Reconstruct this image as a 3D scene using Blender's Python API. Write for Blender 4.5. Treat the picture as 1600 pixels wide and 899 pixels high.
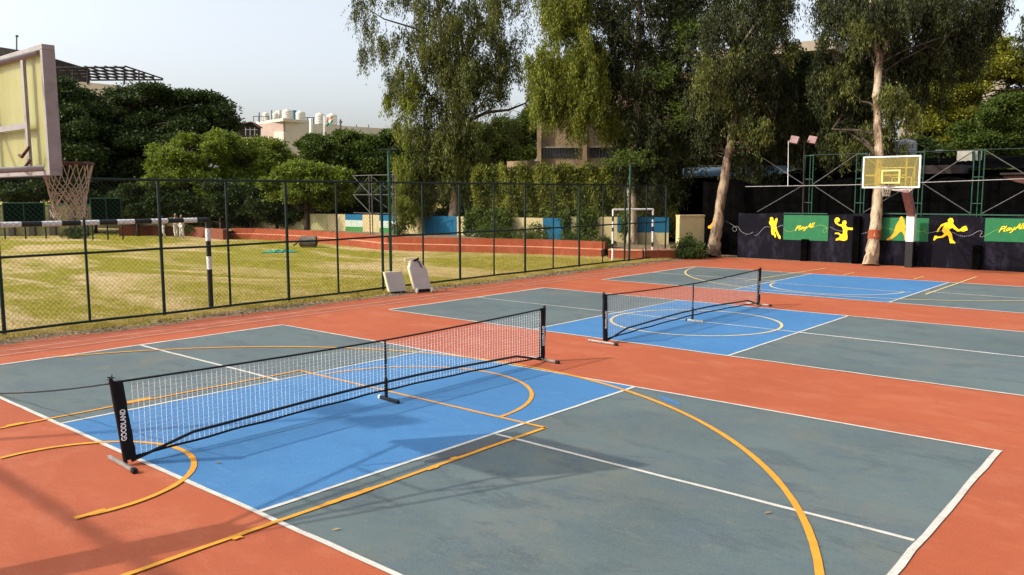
import bpy, bmesh, math, random
import numpy as np
from mathutils import Vector, Matrix
R = math.radians
random.seed(7); rng = np.random.default_rng(11)
S = bpy.context.scene; COL = S.collection
for o in list(bpy.data.objects): bpy.data.objects.remove(o)

# ------------------------------------------------------------ camera
CAM = np.array([8.262658, -6.804850, 2.742212]); YAW, PIT, ROL, FPX = 2.279889, 0.1138157, -0.0022138, 1282.5623
_f = np.array([math.cos(PIT)*math.cos(YAW), math.cos(PIT)*math.sin(YAW), -math.sin(PIT)])
_r = np.array([math.sin(YAW), -math.cos(YAW), 0.0]); _u = np.cross(_r, _f)
RT = math.cos(ROL)*_r + math.sin(ROL)*_u; UP = -math.sin(ROL)*_r + math.cos(ROL)*_u; FW = _f
cam = bpy.data.cameras.new('camera'); co = bpy.data.objects.new('camera', cam); COL.objects.link(co)
m = Matrix.Identity(4)
for i in range(3): m[i][0], m[i][1], m[i][2], m[i][3] = RT[i], UP[i], -FW[i], CAM[i]
co.matrix_world = m
cam.sensor_width = 36; cam.lens = 36*FPX/1600; cam.clip_end = 2000; cam.clip_start = .05
S.camera = co
# ------------------------------------------------------------ light, sky, exposure
w = bpy.data.worlds.new('World'); S.world = w; w.use_nodes = True
nt = w.node_tree; nt.nodes.clear()
sk = nt.nodes.new('ShaderNodeTexSky'); sk.sky_type = 'NISHITA'; sk.sun_disc = False
sk.sun_elevation = R(36.9); sk.sun_rotation = R(215.8); sk.air_density = 1.0; sk.dust_density = 4; sk.ozone_density = 1.2
hs = nt.nodes.new('ShaderNodeHueSaturation'); hs.inputs['Saturation'].default_value = .42; hs.inputs['Value'].default_value = 2.35
bg = nt.nodes.new('ShaderNodeBackground'); bg.inputs['Strength'].default_value = .12
ou = nt.nodes.new('ShaderNodeOutputWorld')
nt.links.new(sk.outputs[0], hs.inputs['Color']); nt.links.new(hs.outputs[0], bg.inputs['Color']); nt.links.new(bg.outputs[0], ou.inputs['Surface'])
sl = bpy.data.lights.new('sun', 'SUN'); sl.energy = 4.3; sl.angle = R(.55); sl.color = (1, .93, .79)
so = bpy.data.objects.new('sun', sl); COL.objects.link(so)
so.rotation_euler = Vector((.78, 1.08, -1)).to_track_quat('-Z', 'Y').to_euler()
S.view_settings.view_transform = 'Standard'; S.view_settings.look = 'None'
S.view_settings.exposure = -0.02; S.view_settings.gamma = 1; S.view_settings.use_curve_mapping = False
S.render.engine = 'CYCLES'; S.cycles.max_bounces = 6; S.cycles.transparent_max_bounces = 8

# ------------------------------------------------------------ helpers
def ray(px, py): return RT*((px-800)/FPX) - UP*((py-449.5)/FPX) + FW
def G(px, py, z=0.):
    d = ray(px, py); t = (z-CAM[2])/d[2]; return CAM + t*d
def A(px, py, d): return CAM + ray(px, py)*d
def PL(px, py, ax, val):
    d = ray(px, py); t = (val-CAM[ax])/d[ax]; return CAM + t*d

def tag(o, label=None, cat=None, group=None, kind=None):
    if label: o['label'] = label
    if cat: o['category'] = cat
    if group: o['group'] = group
    if kind: o['kind'] = kind
    return o
def empty(name, loc=(0, 0, 0), label=None, cat=None, group=None):
    o = bpy.data.objects.new(name, None); COL.objects.link(o); o.location = [float(a) for a in loc]
    return tag(o, label, cat, group)

class MB:
    """collects shapes in world coordinates; build() links ONE mesh object"""
    def __init__(s): s.v = []; s.f = []; s.sm = []
    def add(s, vs, fs, smooth=False):
        b = len(s.v); s.v += [tuple(float(c) for c in v) for v in vs]
        for f in fs: s.f.append([b+i for i in f]); s.sm.append(smooth)
        return s
    def box(s, c, size, rot=None, bev=0):
        bm = bmesh.new(); bmesh.ops.create_cube(bm, size=1)
        for v in bm.verts: v.co = Vector((v.co.x*size[0], v.co.y*size[1], v.co.z*size[2]))
        if bev: bmesh.ops.bevel(bm, geom=list(bm.edges), offset=bev, segments=2, affect='EDGES', profile=.6)
        M = Matrix.Translation([float(a) for a in c]) @ (rot if rot is not None else Matrix.Identity(4))
        bm.verts.index_update()
        s.add([M @ v.co for v in bm.verts], [[v.index for v in f.verts] for f in bm.faces]); bm.free(); return s
    def span(s, x0, x1, y0, y1, z0, z1, bev=0): return s.box(((x0+x1)/2, (y0+y1)/2, (z0+z1)/2), (abs(x1-x0), abs(y1-y0), abs(z1-z0)), None, bev)
    def bar(s, p, q, w, h, up=(0, 0, 1), bev=0):
        p = Vector([float(a) for a in p]); q = Vector([float(a) for a in q]); d = q-p; L = d.length; d.normalize()
        u = Vector(up)
        if abs(d.dot(u)) > .98: u = Vector((0, 1, 0))
        x = u.cross(d).normalized(); z = d.cross(x)
        M = Matrix((x, z, d)).transposed().to_4x4()
        return s.box((p+q)/2, (w, h, L), M, bev)
    def tube(s, pts, rad, n=8, cap=True, smooth=True, rough=0.):
        pts = [Vector([float(a) for a in p]) for p in pts]; k = len(pts)
        rad = [rad]*k if not hasattr(rad, '__len__') else list(rad)
        vs = []; ref = None
        for i, p in enumerate(pts):
            d = (pts[min(i+1, k-1)]-pts[max(i-1, 0)]).normalized()
            if ref is None:
                ref = Vector((0, 0, 1)).cross(d)
                if ref.length < .1: ref = Vector((1, 0, 0))
            x = (ref - d*ref.dot(d)).normalized(); ref = x; y = d.cross(x)
            for j in range(n):
                a = 2*math.pi*j/n; r = rad[i]*(1+rough*(random.random()-.5))
                vs.append(p + x*(math.cos(a)*r) + y*(math.sin(a)*r))
        fs = [[i*n+j, i*n+(j+1) % n, (i+1)*n+(j+1) % n, (i+1)*n+j] for i in range(k-1) for j in range(n)]
        s.add(vs, fs, smooth)
        if cap: s.add(vs[:n], [list(range(n))[::-1]]); s.add(vs[-n:], [list(range(n))])
        return s
    def lathe(s, c, prof, n=24, smooth=True):
        vs = [(c[0]+r*math.cos(2*math.pi*j/n), c[1]+r*math.sin(2*math.pi*j/n), c[2]+z) for r, z in prof for j in range(n)]
        fs = [[i*n+j, i*n+(j+1) % n, (i+1)*n+(j+1) % n, (i+1)*n+j] for i in range(len(prof)-1) for j in range(n)]
        s.add(vs, fs, smooth); k = len(prof)
        s.add(vs[:n], [list(range(n))[::-1]]); s.add(vs[-n:], [list(range(n))]); return s
    def prism(s, poly, off):
        """extrude a planar polygon (3-D points) by vector off"""
        P = [Vector([float(a) for a in p]) for p in poly]; n = len(P); Q = [p+Vector(off) for p in P]
        return s.add(P+Q, [list(range(n)), [n+i for i in range(n)][::-1]] + [[i, n+i, n+(i+1) % n, (i+1) % n] for i in range(n)])
    def build(s, name, mat, parent=None, tri=False):
        me = bpy.data.meshes.new(name); me.from_pydata(s.v, [], s.f)
        me.polygons.foreach_set('use_smooth', s.sm)
        bm = bmesh.new(); bm.from_mesh(me)
        if tri: bmesh.ops.triangulate(bm, faces=bm.faces)
        bmesh.ops.recalc_face_normals(bm, faces=bm.faces); bm.to_mesh(me); bm.free()
        o = bpy.data.objects.new(name, me); COL.objects.link(o)
        if mat: me.materials.append(mat)
        if parent is not None:
            root = parent; off = Vector((0, 0, 0))
            while root is not None: off += root.location; root = root.parent
            me.transform(Matrix.Translation(-off)); o.parent = parent
        return o
def quadmesh(name, V, mat, parent=None):
    """V: (n,4,3) array of quads"""
    n = len(V); me = bpy.data.meshes.new(name)
    if parent is not None:
        off = np.zeros(3); r = parent
        while r is not None: off += np.array(r.location); r = r.parent
        V = V-off
    me.vertices.add(n*4); me.loops.add(n*4); me.polygons.add(n)
    me.vertices.foreach_set('co', V.astype(np.float32).ravel())
    me.loops.foreach_set('vertex_index', np.arange(n*4, dtype=np.int32))
    me.polygons.foreach_set('loop_start', np.arange(0, n*4, 4, dtype=np.int32))
    me.update(calc_edges=True)
    o = bpy.data.objects.new(name, me); COL.objects.link(o); me.materials.append(mat)
    if parent is not None: o.parent = parent
    return o
def copy_tree(o, parent=None):
    c = o.copy(); COL.objects.link(c); c.parent = parent
    for ch in list(o.children): copy_tree(ch, c)
    return c

# ------------------------------------------------------------ materials
def srgb(r, g, b):
    f = lambda c: (c/255/12.92) if c/255 <= .04045 else ((c/255+.055)/1.055)**2.4
    return (f(r), f(g), f(b), 1)
class N:
    def __init__(s, name):
        s.m = bpy.data.materials.new(name); s.m.use_nodes = True; s.t = s.m.node_tree; s.t.nodes.clear()
        s.out = s.new('ShaderNodeOutputMaterial'); s.b = s.new('ShaderNodeBsdfPrincipled'); s.lk(s.b.outputs[0], s.out.inputs[0])
        s.tc = s.new('ShaderNodeTexCoord').outputs['Object']
    def new(s, t, **k):
        n = s.t.nodes.new(t)
        for a, b in k.items(): setattr(n, a, b)
        return n
    def lk(s, a, b): s.t.links.new(a, b)
    def noise(s, scale, detail=4, rough=.55, stretch=None, vec=None, dist=0):
        n = s.new('ShaderNodeTexNoise'); n.inputs['Scale'].default_value = scale; n.inputs['Detail'].default_value = detail
        n.inputs['Roughness'].default_value = rough; n.inputs['Distortion'].default_value = dist
        v = vec or s.tc
        if stretch:
            mp = s.new('ShaderNodeMapping'); mp.inputs['Scale'].default_value = stretch[:3]
            if len(stretch) > 3: mp.inputs['Rotation'].default_value = (0, 0, stretch[3])
            s.lk(v, mp.inputs[0]); v = mp.outputs[0]
        s.lk(v, n.inputs['Vector']); return n.outputs['Fac']
    def ramp(s, fac, stops):
        r = s.new('ShaderNodeValToRGB'); e = r.color_ramp.elements
        while len(e) < len(stops): e.new(.5)
        for i, (p, c) in enumerate(stops):
            e[i].position = p; e[i].color = c if hasattr(c, '__len__') else (c, c, c, 1)
        s.lk(fac, r.inputs[0]); return r.outputs[0]
    def mix(s, fac, a, b, mode='MIX'):
        n = s.new('ShaderNodeMix', data_type='RGBA', blend_type=mode)
        for sock, v in ((n.inputs[0], fac), (n.inputs[6], a), (n.inputs[7], b)):
            if isinstance(v, (int, float)): sock.default_value = v
            elif hasattr(v, '__len__'): sock.default_value = v
            else: s.lk(v, sock)
        return n.outputs[2]
    def col(s, c): (s.lk(c, s.b.inputs['Base Color']) if not hasattr(c, '__len__') else setattr(s.b.inputs['Base Color'], 'default_value', c)); return s
    def set(s, rough=.7, spec=.3, metal=0):
        s.b.inputs['Roughness'].default_value = rough; s.b.inputs['Specular IOR Level'].default_value = spec; s.b.inputs['Metallic'].default_value = metal; return s
    def bump(s, h, strength=.3, dist=.01):
        b = s.new('ShaderNodeBump'); b.inputs['Strength'].default_value = strength; b.inputs['Distance'].default_value = dist
        s.lk(h, b.inputs['Height']); s.lk(b.outputs[0], s.b.inputs['Normal']); return s
def C(r, g, b): return (r, g, b, 1)
def sc(c, k): return (c[0]*k, c[1]*k, c[2]*k, 1)
def paint(name, c, var=.25, scale=6, rough=.55, spec=.35, metal=0, dirt=None):
    n = N(name); f = n.noise(scale, 5); a = n.ramp(f, [(.3, sc(c, 1-var)), (.7, sc(c, 1+var*.6))])
    if dirt: a = n.mix(n.ramp(n.noise(scale*.6, 6, .7), [(.52, 0.), (.68, .8)]), a, dirt)
    return n.col(a).set(rough, spec, metal).m
def court(name, c, c2, c3, seed=0., var=.16, c4=None):
    n = N(name)
    off = n.new('ShaderNodeMapping'); off.inputs['Location'].default_value = (seed, seed*1.7, 0); n.lk(n.tc, off.inputs[0]); v = off.outputs[0]
    a = n.ramp(n.noise(.35, 5, .6, None, v, .2), [(.33, sc(c, 1-var)), (.5, c), (.68, sc(c, 1+var))])
    a = n.mix(n.ramp(n.noise(.7, 8, .74, (1, .7, 1, .5), v, .3), [(.50, 0.), (.68, .8)]), a, c2)
    a = n.mix(n.ramp(n.noise(.8, 8, .74, (1.2, 2.2, 1, .7), v, .3), [(.48, 0.), (.66, .8)]), a, c3)
    if c4: a = n.mix(n.ramp(n.noise(1.1, 10, .78, (.8, 1.5, 1, -.5), v, .4), [(.53, 0.), (.60, .75)]), a, c4)
    if c4: a = n.mix(n.ramp(n.noise(2.6, 9, .8, (.7, 1.6, 1, .9), v, .2), [(.57, 0.), (.63, .6)]), a, sc(c2, 1.15))
    a = n.mix(n.ramp(n.noise(5, 6, .8, (1, 5, 1, -.3), v), [(.56, 0.), (.66, .45)]), a, sc(c, 1.5))
    a = n.mix(n.ramp(n.noise(42, 3, .6, None, v), [(.64, 0.), (.72, .6)]), a, sc(c, 1.7))
    a = n.mix(n.ramp(n.noise(30, 3, .6, (1, 1.6, 1, 1), v), [(.30, .55), (.36, 0.)]), a, sc(c, .45))
    a = n.mix(n.ramp(n.noise(2.2, 8, .8, (6, .5, 1, 2.2), v), [(.585, 0.), (.60, .35), (.615, 0.)]), a, sc(c, .6))
    a = n.mix(n.ramp(n.noise(1.3, 8, .8, (.6, 5, 1, .35), v), [(.59, 0.), (.605, .35), (.62, 0.)]), a, sc(c, 1.6))
    a = n.mix(.45, a, n.ramp(n.noise(60, 6, .85, None, v), [(.32, sc(c, .45)), (.68, sc(c, 1.6))]))
    n.col(a).set(.82, .22); n.bump(n.noise(320, 2, .6), .25, .003); return n.m
def linemat(name, c, base, wear=.30):
    n = N(name)
    a = n.ramp(n.noise(9, 5), [(.3, sc(c, .82)), (.7, c)])
    wn = n.mix(.6, n.noise(3.0, 7, .75), n.noise(60, 4, .7))
    a = n.mix(n.ramp(wn, [(.515, 0.), (.60, wear*2.2)]), a, base)
    return n.col(a).set(.75, .25).m
ORG = C(.315, .076, .031); GRY = C(.088, .116, .118); BLU = C(.046, .150, .315)
M = {}
M['orange'] = court('orange_acrylic', ORG, C(.29, .075, .040), C(.40, .140, .075), 0, .16, C(.26, .062, .030))
M['grey'] = court('grey_green_acrylic', GRY, C(.160, .135, .100), C(.055, .080, .120), 3.3, .3, C(.048, .060, .072))
M['blue'] = court('blue_acrylic', BLU, C(.075, .19, .34), C(.035, .125, .29), 8.1, .16, C(.038, .125, .27))
M['white_line'] = linemat('white_line_paint', C(.52, .51, .46), C(.36, .30, .24), .5)
M['worn_line'] = linemat('worn_white_line_paint', C(.62, .60, .55), C(.20, .20, .18), .42)
M['yellow_line'] = linemat('orange_yellow_line_paint', C(.62, .28, .025), C(.42, .17, .03))
M['pale_yellow'] = linemat('faded_yellow_line_paint', C(.62, .48, .22), C(.42, .30, .12), .4)
M['stain'] = court('dark_stain', C(.075, .085, .095), C(.11, .10, .08), C(.06, .06, .075), 1.1)
def field():
    n = N('dry_grass_field')
    gr = n.ramp(n.noise(3, 6, .7, (1, 1, 1, .9)), [(.35, C(.15, .15, .012)), (.65, C(.34, .29, .03))])
    st = n.ramp(n.noise(4, 6, .7), [(.35, C(.40, .27, .10)), (.65, C(.68, .53, .31))])
    a = n.mix(n.ramp(n.noise(.16, 7, .66, (.55, 1.5, 1, -.75), None, 1.0), [(.47, 0.), (.59, .9)]), gr, st)
    sx = n.new('ShaderNodeSeparateXYZ'); n.lk(n.tc, sx.inputs[0]); mr = n.new('ShaderNodeMapRange'); n.lk(sx.outputs[1], mr.inputs[0])
    mr.inputs[1].default_value = 9; mr.inputs[2].default_value = -4; mr.inputs[3].default_value = -.12; mr.inputs[4].default_value = .12
    ad = n.new('ShaderNodeMath'); n.lk(mr.outputs[0], ad.inputs[0]); n.lk(n.noise(.22, 8, .7, (.6, 1.6, 1, -.75), None, .8), ad.inputs[1])
    a = n.mix(n.ramp(ad.outputs[0], [(.50, 0.), (.60, .9)]), a, C(.58, .44, .25))
    a = n.mix(n.ramp(n.noise(.5, 6, .7, (.5, 2.2, 1, -.75)), [(.57, 0.), (.66, .6)]), a, C(.17, .16, .02))
    a = n.mix(n.ramp(n.noise(26, 5, .8), [(.3, .6), (.55, 0.)]), a, C(.14, .11, .025))
    return n.col(a).set(.95, .1).bump(n.noise(24, 6, .8), .9, .06).m
M['field'] = field()
def dirt():
    n = N('dirt_and_leaf_litter'); a = n.ramp(n.noise(12, 7, .75), [(.3, C(.06, .045, .03)), (.5, C(.22, .16, .10)), (.72, C(.42, .33, .22))])
    return n.col(a).set(.95, .1).bump(n.noise(30, 6, .8), 1, .05).m
M['dirt'] = dirt()
M['black_cloth'] = paint('black_nylon', C(.006, .006, .007), .3, 30, .75, .2)
M['black_tube'] = paint('black_powder_coat', C(.008, .008, .009), .2, 20, .5, .25)
M['silver'] = paint('scratched_aluminium', C(.33, .31, .29), .3, 25, .4, .6, .5, C(.15, .12, .1))
M['cord'] = paint('white_net_cord', C(.85, .86, .86), .1, 40, .8, .1)
M['dkcord'] = paint('dark_net_cord', C(.07, .07, .075), .1, 40, .8, .1)
M['old_cord'] = paint('weathered_hoop_net_cord', C(.40, .34, .25), .3, 30, .9, .1)
M['fence'] = paint('dark_green_fence_paint', C(.004, .016, .012), .4, 8, .5, .3)
M['mesh'] = paint('green_coated_chain_link', C(.018, .022, .016), .3, 20, .55, .3)
M['green_steel'] = paint('green_painted_steel', C(.004, .050, .026), .4, 8, .5, .4, 0)
M['grey_steel'] = paint('dull_grey_steel', C(.075, .07, .065), .3, 10, .6, .4, .2)
M['pinkgrey'] = paint('aged_white_steel_paint', C(.255, .24, .235), .12, 7, .55, .3, 0, C(.18, .15, .14))
M['white_paint'] = paint('white_paint', C(.72, .70, .68), .12, 9, .5, .3)
M['black_paint'] = paint('black_gloss_paint', C(.008, .008, .008), .2, 9, .4, .4)
M['rust'] = paint('rusty_dark_red_steel', C(.09, .035, .03), .5, 20, .7, .3)
M['rope'] = paint('black_rope', C(.02, .02, .022), .4, 60, .9, .1)
def acrylic(name, c, alpha):
    n = N(name); a = n.ramp(n.noise(5, 6, .7, (1, 1, .25)), [(.3, sc(c, .85)), (.7, c)]); n.col(a).set(.35, .4)
    tr = n.new('ShaderNodeBsdfTransparent'); tr.inputs[0].default_value = sc(c, 1.45)
    tl = n.new('ShaderNodeBsdfTranslucent'); n.lk(a, tl.inputs[0])
    m1 = n.new('ShaderNodeMixShader'); m1.inputs[0].default_value = .5; n.lk(n.b.outputs[0], m1.inputs[1]); n.lk(tl.outputs[0], m1.inputs[2])
    m2 = n.new('ShaderNodeMixShader'); m2.inputs[0].default_value = alpha; n.lk(tr.outputs[0], m2.inputs[1]); n.lk(m1.outputs[0], m2.inputs[2])
    n.lk(m2.outputs[0], n.out.inputs[0]); return n.m
M['acrylic'] = acrylic('yellowed_acrylic', C(.62, .60, .30), .86)
M['acrylic_far'] = acrylic('yellowed_clear_acrylic', C(.60, .54, .26), .30)
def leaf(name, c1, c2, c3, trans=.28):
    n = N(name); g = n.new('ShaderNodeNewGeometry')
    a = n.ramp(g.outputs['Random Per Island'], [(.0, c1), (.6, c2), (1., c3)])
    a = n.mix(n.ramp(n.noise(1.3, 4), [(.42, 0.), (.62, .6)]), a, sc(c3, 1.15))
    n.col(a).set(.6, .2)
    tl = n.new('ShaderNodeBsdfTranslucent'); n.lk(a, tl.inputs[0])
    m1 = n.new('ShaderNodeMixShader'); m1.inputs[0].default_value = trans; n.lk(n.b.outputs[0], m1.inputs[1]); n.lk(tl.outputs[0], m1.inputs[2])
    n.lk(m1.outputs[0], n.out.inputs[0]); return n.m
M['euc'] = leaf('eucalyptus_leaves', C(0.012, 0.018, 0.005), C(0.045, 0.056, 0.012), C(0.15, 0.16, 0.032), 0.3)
M['euc_sunlit'] = leaf('sunlit_yellow_green_leaves', C(.035, .05, .007), C(.10, .12, .014), C(.22, .24, .03), .36)  # yellower copy with sunlight put into the leaf colour
M['euc_shaded'] = leaf('shaded_eucalyptus_leaves', C(0.005, 0.008, 0.003), C(0.014, 0.018, 0.006), C(0.06, 0.07, 0.018), 0.2)  # darkened copy, crown shade put into the leaf colour
M['dark_leaf'] = leaf('dark_fine_leaves', C(0.007, 0.014, 0.004), C(0.018, 0.032, 0.006), C(0.055, 0.085, 0.015), 0.2)
M['mid_leaf'] = leaf('mid_green_leaves', C(0.014, 0.027, 0.005), C(0.04, 0.066, 0.009), C(0.1, 0.14, 0.018), 0.28)
M['light_leaf'] = leaf('light_green_leaves', C(.022, .040, .006), C(.095, .14, .014), C(.21, .26, .03), .34)
M['vine'] = leaf('vine_leaves', C(.022, .034, .005), C(.09, .115, .014), C(.22, .22, .035), .32)
M['olive_leaf'] = leaf('olive_leaves', C(0.045, 0.055, 0.006), C(0.13, 0.14, 0.012), C(0.26, 0.25, 0.025), 0.34)
M['straw'] = leaf('dry_grass_blades', C(.20, .16, .02), C(.38, .30, .05), C(.55, .42, .16), .3)
def bark(name, c1, c2, c3):
    n = N(name); a = n.ramp(n.noise(2.5, 6, .7, (1, 1, .35)), [(.38, c1), (.49, c2), (.57, c3)])
    a = n.mix(n.ramp(n.noise(9, 6, .8, (1, 1, .4)), [(.60, 0.), (.68, .8)]), a, sc(c3, .25))
    return n.col(a).set(.85, .15).bump(n.noise(9, 6, .75, (1, 1, .3)), 1, .12).m
M['bark_pale'] = bark('pale_peeling_bark', C(.56, .44, .31), C(.42, .32, .21), C(.16, .10, .065))
M['bark_tan'] = bark('tan_rough_bark', C(.40, .29, .19), C(.24, .17, .11), C(.07, .045, .03))
M['bark_dark'] = bark('dark_bark', C(.10, .075, .055), C(.07, .05, .035), C(.03, .02, .015))
def brick(name, c1, c2, mortar, scale=1.):
    n = N(name); b = n.new('ShaderNodeTexBrick'); mp = n.new('ShaderNodeMapping'); mp.inputs['Rotation'].default_value = (R(90), 0, 0)
    n.lk(n.tc, mp.inputs[0]); n.lk(mp.outputs[0], b.inputs[0]); b.inputs['Scale'].default_value = 4*scale
    b.inputs['Color1'].default_value = c1; b.inputs['Color2'].default_value = c2; b.inputs['Mortar'].default_value = mortar
    a = n.mix(n.ramp(n.noise(3, 6, .7), [(.5, 0.), (.7, .6)]), b.outputs[0], sc(c1, .5)); return n.col(a).set(.9, .15).m
def wallmat(name, c, dirtc, amt=.6, s=1.2):
    n = N(name); a = n.ramp(n.noise(s, 6, .65), [(.3, sc(c, .8)), (.7, c)])
    a = n.mix(n.ramp(n.noise(s*2.2, 7, .75, (1, 1, .45)), [(.5, 0.), (.68, amt)]), a, dirtc)
    return n.col(a).set(.9, .15).bump(n.noise(30, 4), .3, .01).m
M['red_wall'] = wallmat('terracotta_painted_plaster', C(.27, .064, .026), C(.30, .10, .06), .7)
M['red_shaded'] = wallmat('shaded_terracotta_plaster', C(.20, .062, .034), C(.10, .06, .045), .8)  # darker terracotta copy, shade put into its colour
M['red_cap'] = wallmat('pale_worn_coping', C(.58, .30, .18), C(.38, .12, .06), .8)
M['cream'] = wallmat('cream_plaster', C(.48, .39, .20), C(.30, .26, .15))
M['blue_wall'] = wallmat('blue_mural_plaster', C(.015, .12, .22), C(.02, .10, .18))
M['green_wall'] = wallmat('green_mural_plaster', C(.05, .20, .05), C(.12, .22, .12))
M['pale_wall'] = wallmat('pale_mural_plaster', C(.45, .50, .42), C(.1, .3, .3))
M['leftwall'] = wallmat('yellow_green_plaster', C(.34, .31, .15), C(.18, .18, .10))
M['leftpier'] = wallmat('grey_brown_plaster', C(.12, .10, .085), C(.06, .055, .05))
M['navy'] = wallmat('navy_painted_rough_wall', C(.0035, .003, .007), C(.026, .022, .038), .8, .9)
M['panel_green'] = paint('green_mural_paint', C(.010, .125, .042), .15, 5, .6, .3)
M['fig_yellow'] = paint('yellow_mural_paint', C(.85, .56, .008), .08, 6, .6, .3)
M['fig_gold'] = paint('gold_mural_paint', C(.72, .34, .012), .10, 6, .6, .3)
M['dots'] = paint('pale_dotted_mural_paint', C(.45, .44, .46), .1, 6)
M['dots_y'] = paint('yellow_green_dotted_mural_paint', C(.35, .50, .12), .1, 6)
M['shade'] = paint('near_black_and_shade', C(.0022, .0022, .0022), .5, 3, 1., 0)  # near-black: tree shade painted behind the wall; also dark piers and vine core
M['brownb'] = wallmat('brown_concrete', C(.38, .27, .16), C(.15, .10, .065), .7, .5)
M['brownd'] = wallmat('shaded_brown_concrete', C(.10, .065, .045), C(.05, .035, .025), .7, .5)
M['slab'] = wallmat('pale_concrete_slab', C(.32, .27, .20), C(.25, .2, .15))
M['whiteb'] = wallmat('white_building_plaster', C(.60, .54, .45), C(.50, .42, .34), .5, .4)
M['pinkb'] = wallmat('pink_beige_plaster', C(.42, .32, .27), C(.34, .25, .21), .5, .4)
M['tank'] = paint('white_plastic_tank', C(.58, .55, .46), .1, 3, .5, .3)
M['tank_grey'] = paint('grey_white_plastic_tank', C(.34, .36, .38), .1, 3, .5, .3)
M['tankblue'] = paint('blue_plastic', C(.06, .18, .28), .1, 3, .5, .3)
M['dark_metal'] = paint('dark_weathered_metal', C(.03, .022, .02), .4, 3, .8, .2)
M['window'] = paint('dark_window_glass', C(.025, .03, .035), .3, 3, .2, .6)
M['blue_sheet'] = wallmat('faded_blue_sheet', C(.10, .16, .22), C(.04, .06, .09), .8, 1.5)
M['redbrick'] = brick('dull_red_brick', C(.13, .045, .03), C(.09, .035, .028), C(.05, .04, .035), 1.5)
M['green_net'] = acrylic('green_shade_net', C(.02, .09, .06), .16)
M['tarp'] = paint('turquoise_tarpaulin', C(.03, .30, .19), .4, 4, .6, .2)
M['stone'] = paint('weathered_roller_concrete', C(.14, .12, .10), .4, 5, .9, .1)
M['saffron'] = paint('saffron_cloth', C(.75, .20, .04)); M['flag_white'] = paint('white_cloth', C(.75, .75, .75)); M['flag_green'] = paint('green_cloth', C(.03, .22, .07))
M['skin'] = paint('skin', C(.25, .13, .08), .1); M['hair'] = paint('black_hair', C(.01, .008, .007))
M['whites'] = paint('white_sports_clothes', C(.62, .58, .50), .12, 9, .9, .1)
M['pad'] = wallmat('dirty_white_vinyl', C(.50, .46, .43), C(.40, .33, .28), .4, 3)
M['pad_edge'] = paint('cream_vinyl_edge', C(.72, .66, .42), .1, 9)
M['bed'] = M['dirt']

# ============================================================ SETTING
def sheet(name, polys, mat, z, kind='structure', label=None):
    b = MB()
    for p in polys: b.add([(x, y, z) for x, y in p], [list(range(len(p)))])
    o = b.build(name, mat, tri=False)
    for p in o.data.polygons:
        if p.normal.z < 0: p.flip()
    return tag(o, kind=kind)
sheet('ground', [[(450*math.cos(a*math.pi/24), 450*math.sin(a*math.pi/24)) for a in range(48)]], M['field'], -.012)
edge = [(-8.55+.10*math.sin(v*1.7)+.07*math.sin(v*4.1+1)+random.uniform(-.05, .05), v) for v in np.arange(-14, 25.4, .25)]
sheet('court_surface', [edge + [(-7.6, 25.9), (14, 26.5), (30, 26.6), (30, -16), (-8.5, -16)]], M['orange'], 0)
dr = [(x+.03, y) for x, y in edge]; dl = [(-9.15+.25*math.sin(v*1.1)+random.uniform(-.12, .12), v) for x, v in edge]
sheet('dirt_path', [[dl[i], dr[i], dr[i+1], dl[i+1]] for i in range(len(edge)-1)], M['dirt'], -.006)
sheet('dirt_ground', [[(-9.3, 25.2), (-7.5, 25.75), (-5.0, 26.15), (14, 26.7), (14, 45), (-30, 45), (-22, 32), (-10.2, 25.6)]], M['dirt'], -.004)
c1, c2, c3 = (-3.05, 3.03), (5.97, 11.93), (14.9, 21.0)
rect = lambda a, b, c, d: [(a, c), (b, c), (b, d), (a, d)]
sheet('court_end_zones', [rect(s*2.13, s*6.64, *c) if s > 0 else rect(-6.55, -2.13, *c) for c in (c1, c2, c3) for s in (1, -1)], M['grey'], .003)
sheet('court_centre_zones', [rect(-2.14, 2.14, *c) for c in (c1, c2, c3)], M['blue'], .0055)
def strip(b, p, q, w, z, jit=.004, seg=.35):
    p = np.array(p, float); q = np.array(q, float); L = np.linalg.norm(q-p); n = max(1, int(L/seg)); d = (q-p)/L; s = np.array([-d[1], d[0]])
    pts = [p+(q-p)*i/n for i in range(n+1)]; ws = [(w/2*(1+random.uniform(-.12, .12)), w/2*(1+random.uniform(-.12, .12))) for _ in pts]
    vs = []; 
    for c, (a, e) in zip(pts, ws):
        j = random.uniform(-jit, jit); vs += [(*(c+s*(a+j)), z), (*(c-s*(e-j)), z)]
    b.add(vs, [[2*i, 2*i+1, 2*i+3, 2*i+2] for i in range(n)])
def arc(b, c, r, a0, a1, w, z):
    n = int(abs(a1-a0)/R(2.5)); vs = []
    for i in range(n+1):
        a = a0+(a1-a0)*i/n; ww = w*(1+random.uniform(-.08, .08))
        vs += [(c[0]+(r+ww/2)*math.cos(a), c[1]+(r+ww/2)*math.sin(a), z), (c[0]+(r-ww/2)*math.cos(a), c[1]+(r-ww/2)*math.sin(a), z)]
    b.add(vs, [[2*i, 2*i+1, 2*i+3, 2*i+2] for i in range(n)])
wl = MB(); wo = MB(); zl = .008
strip(wl, (-6.55, -3.05), (6.7, -3.05), .055, zl); strip(wl, (-6.55, 3.03), (6.7, 3.03), .045, zl)
strip(wl, (6.66, -3.08), (6.66, 3.05), .060, zl+.001, .008); strip(wo, (-6.55, -3.05), (-6.55, 3.05), .06, zl, .012)
for s in (-2.13, 2.13):
    for c in (c1, c2, c3): strip(wl, (s, c[0]), (s, c[1]), .05, zl+.001)
strip(wl, (2.16, 0.02), (6.62, 0), .05, zl); strip(wl, (-6.5, 0), (-2.16, 0), .06, zl)
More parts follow.
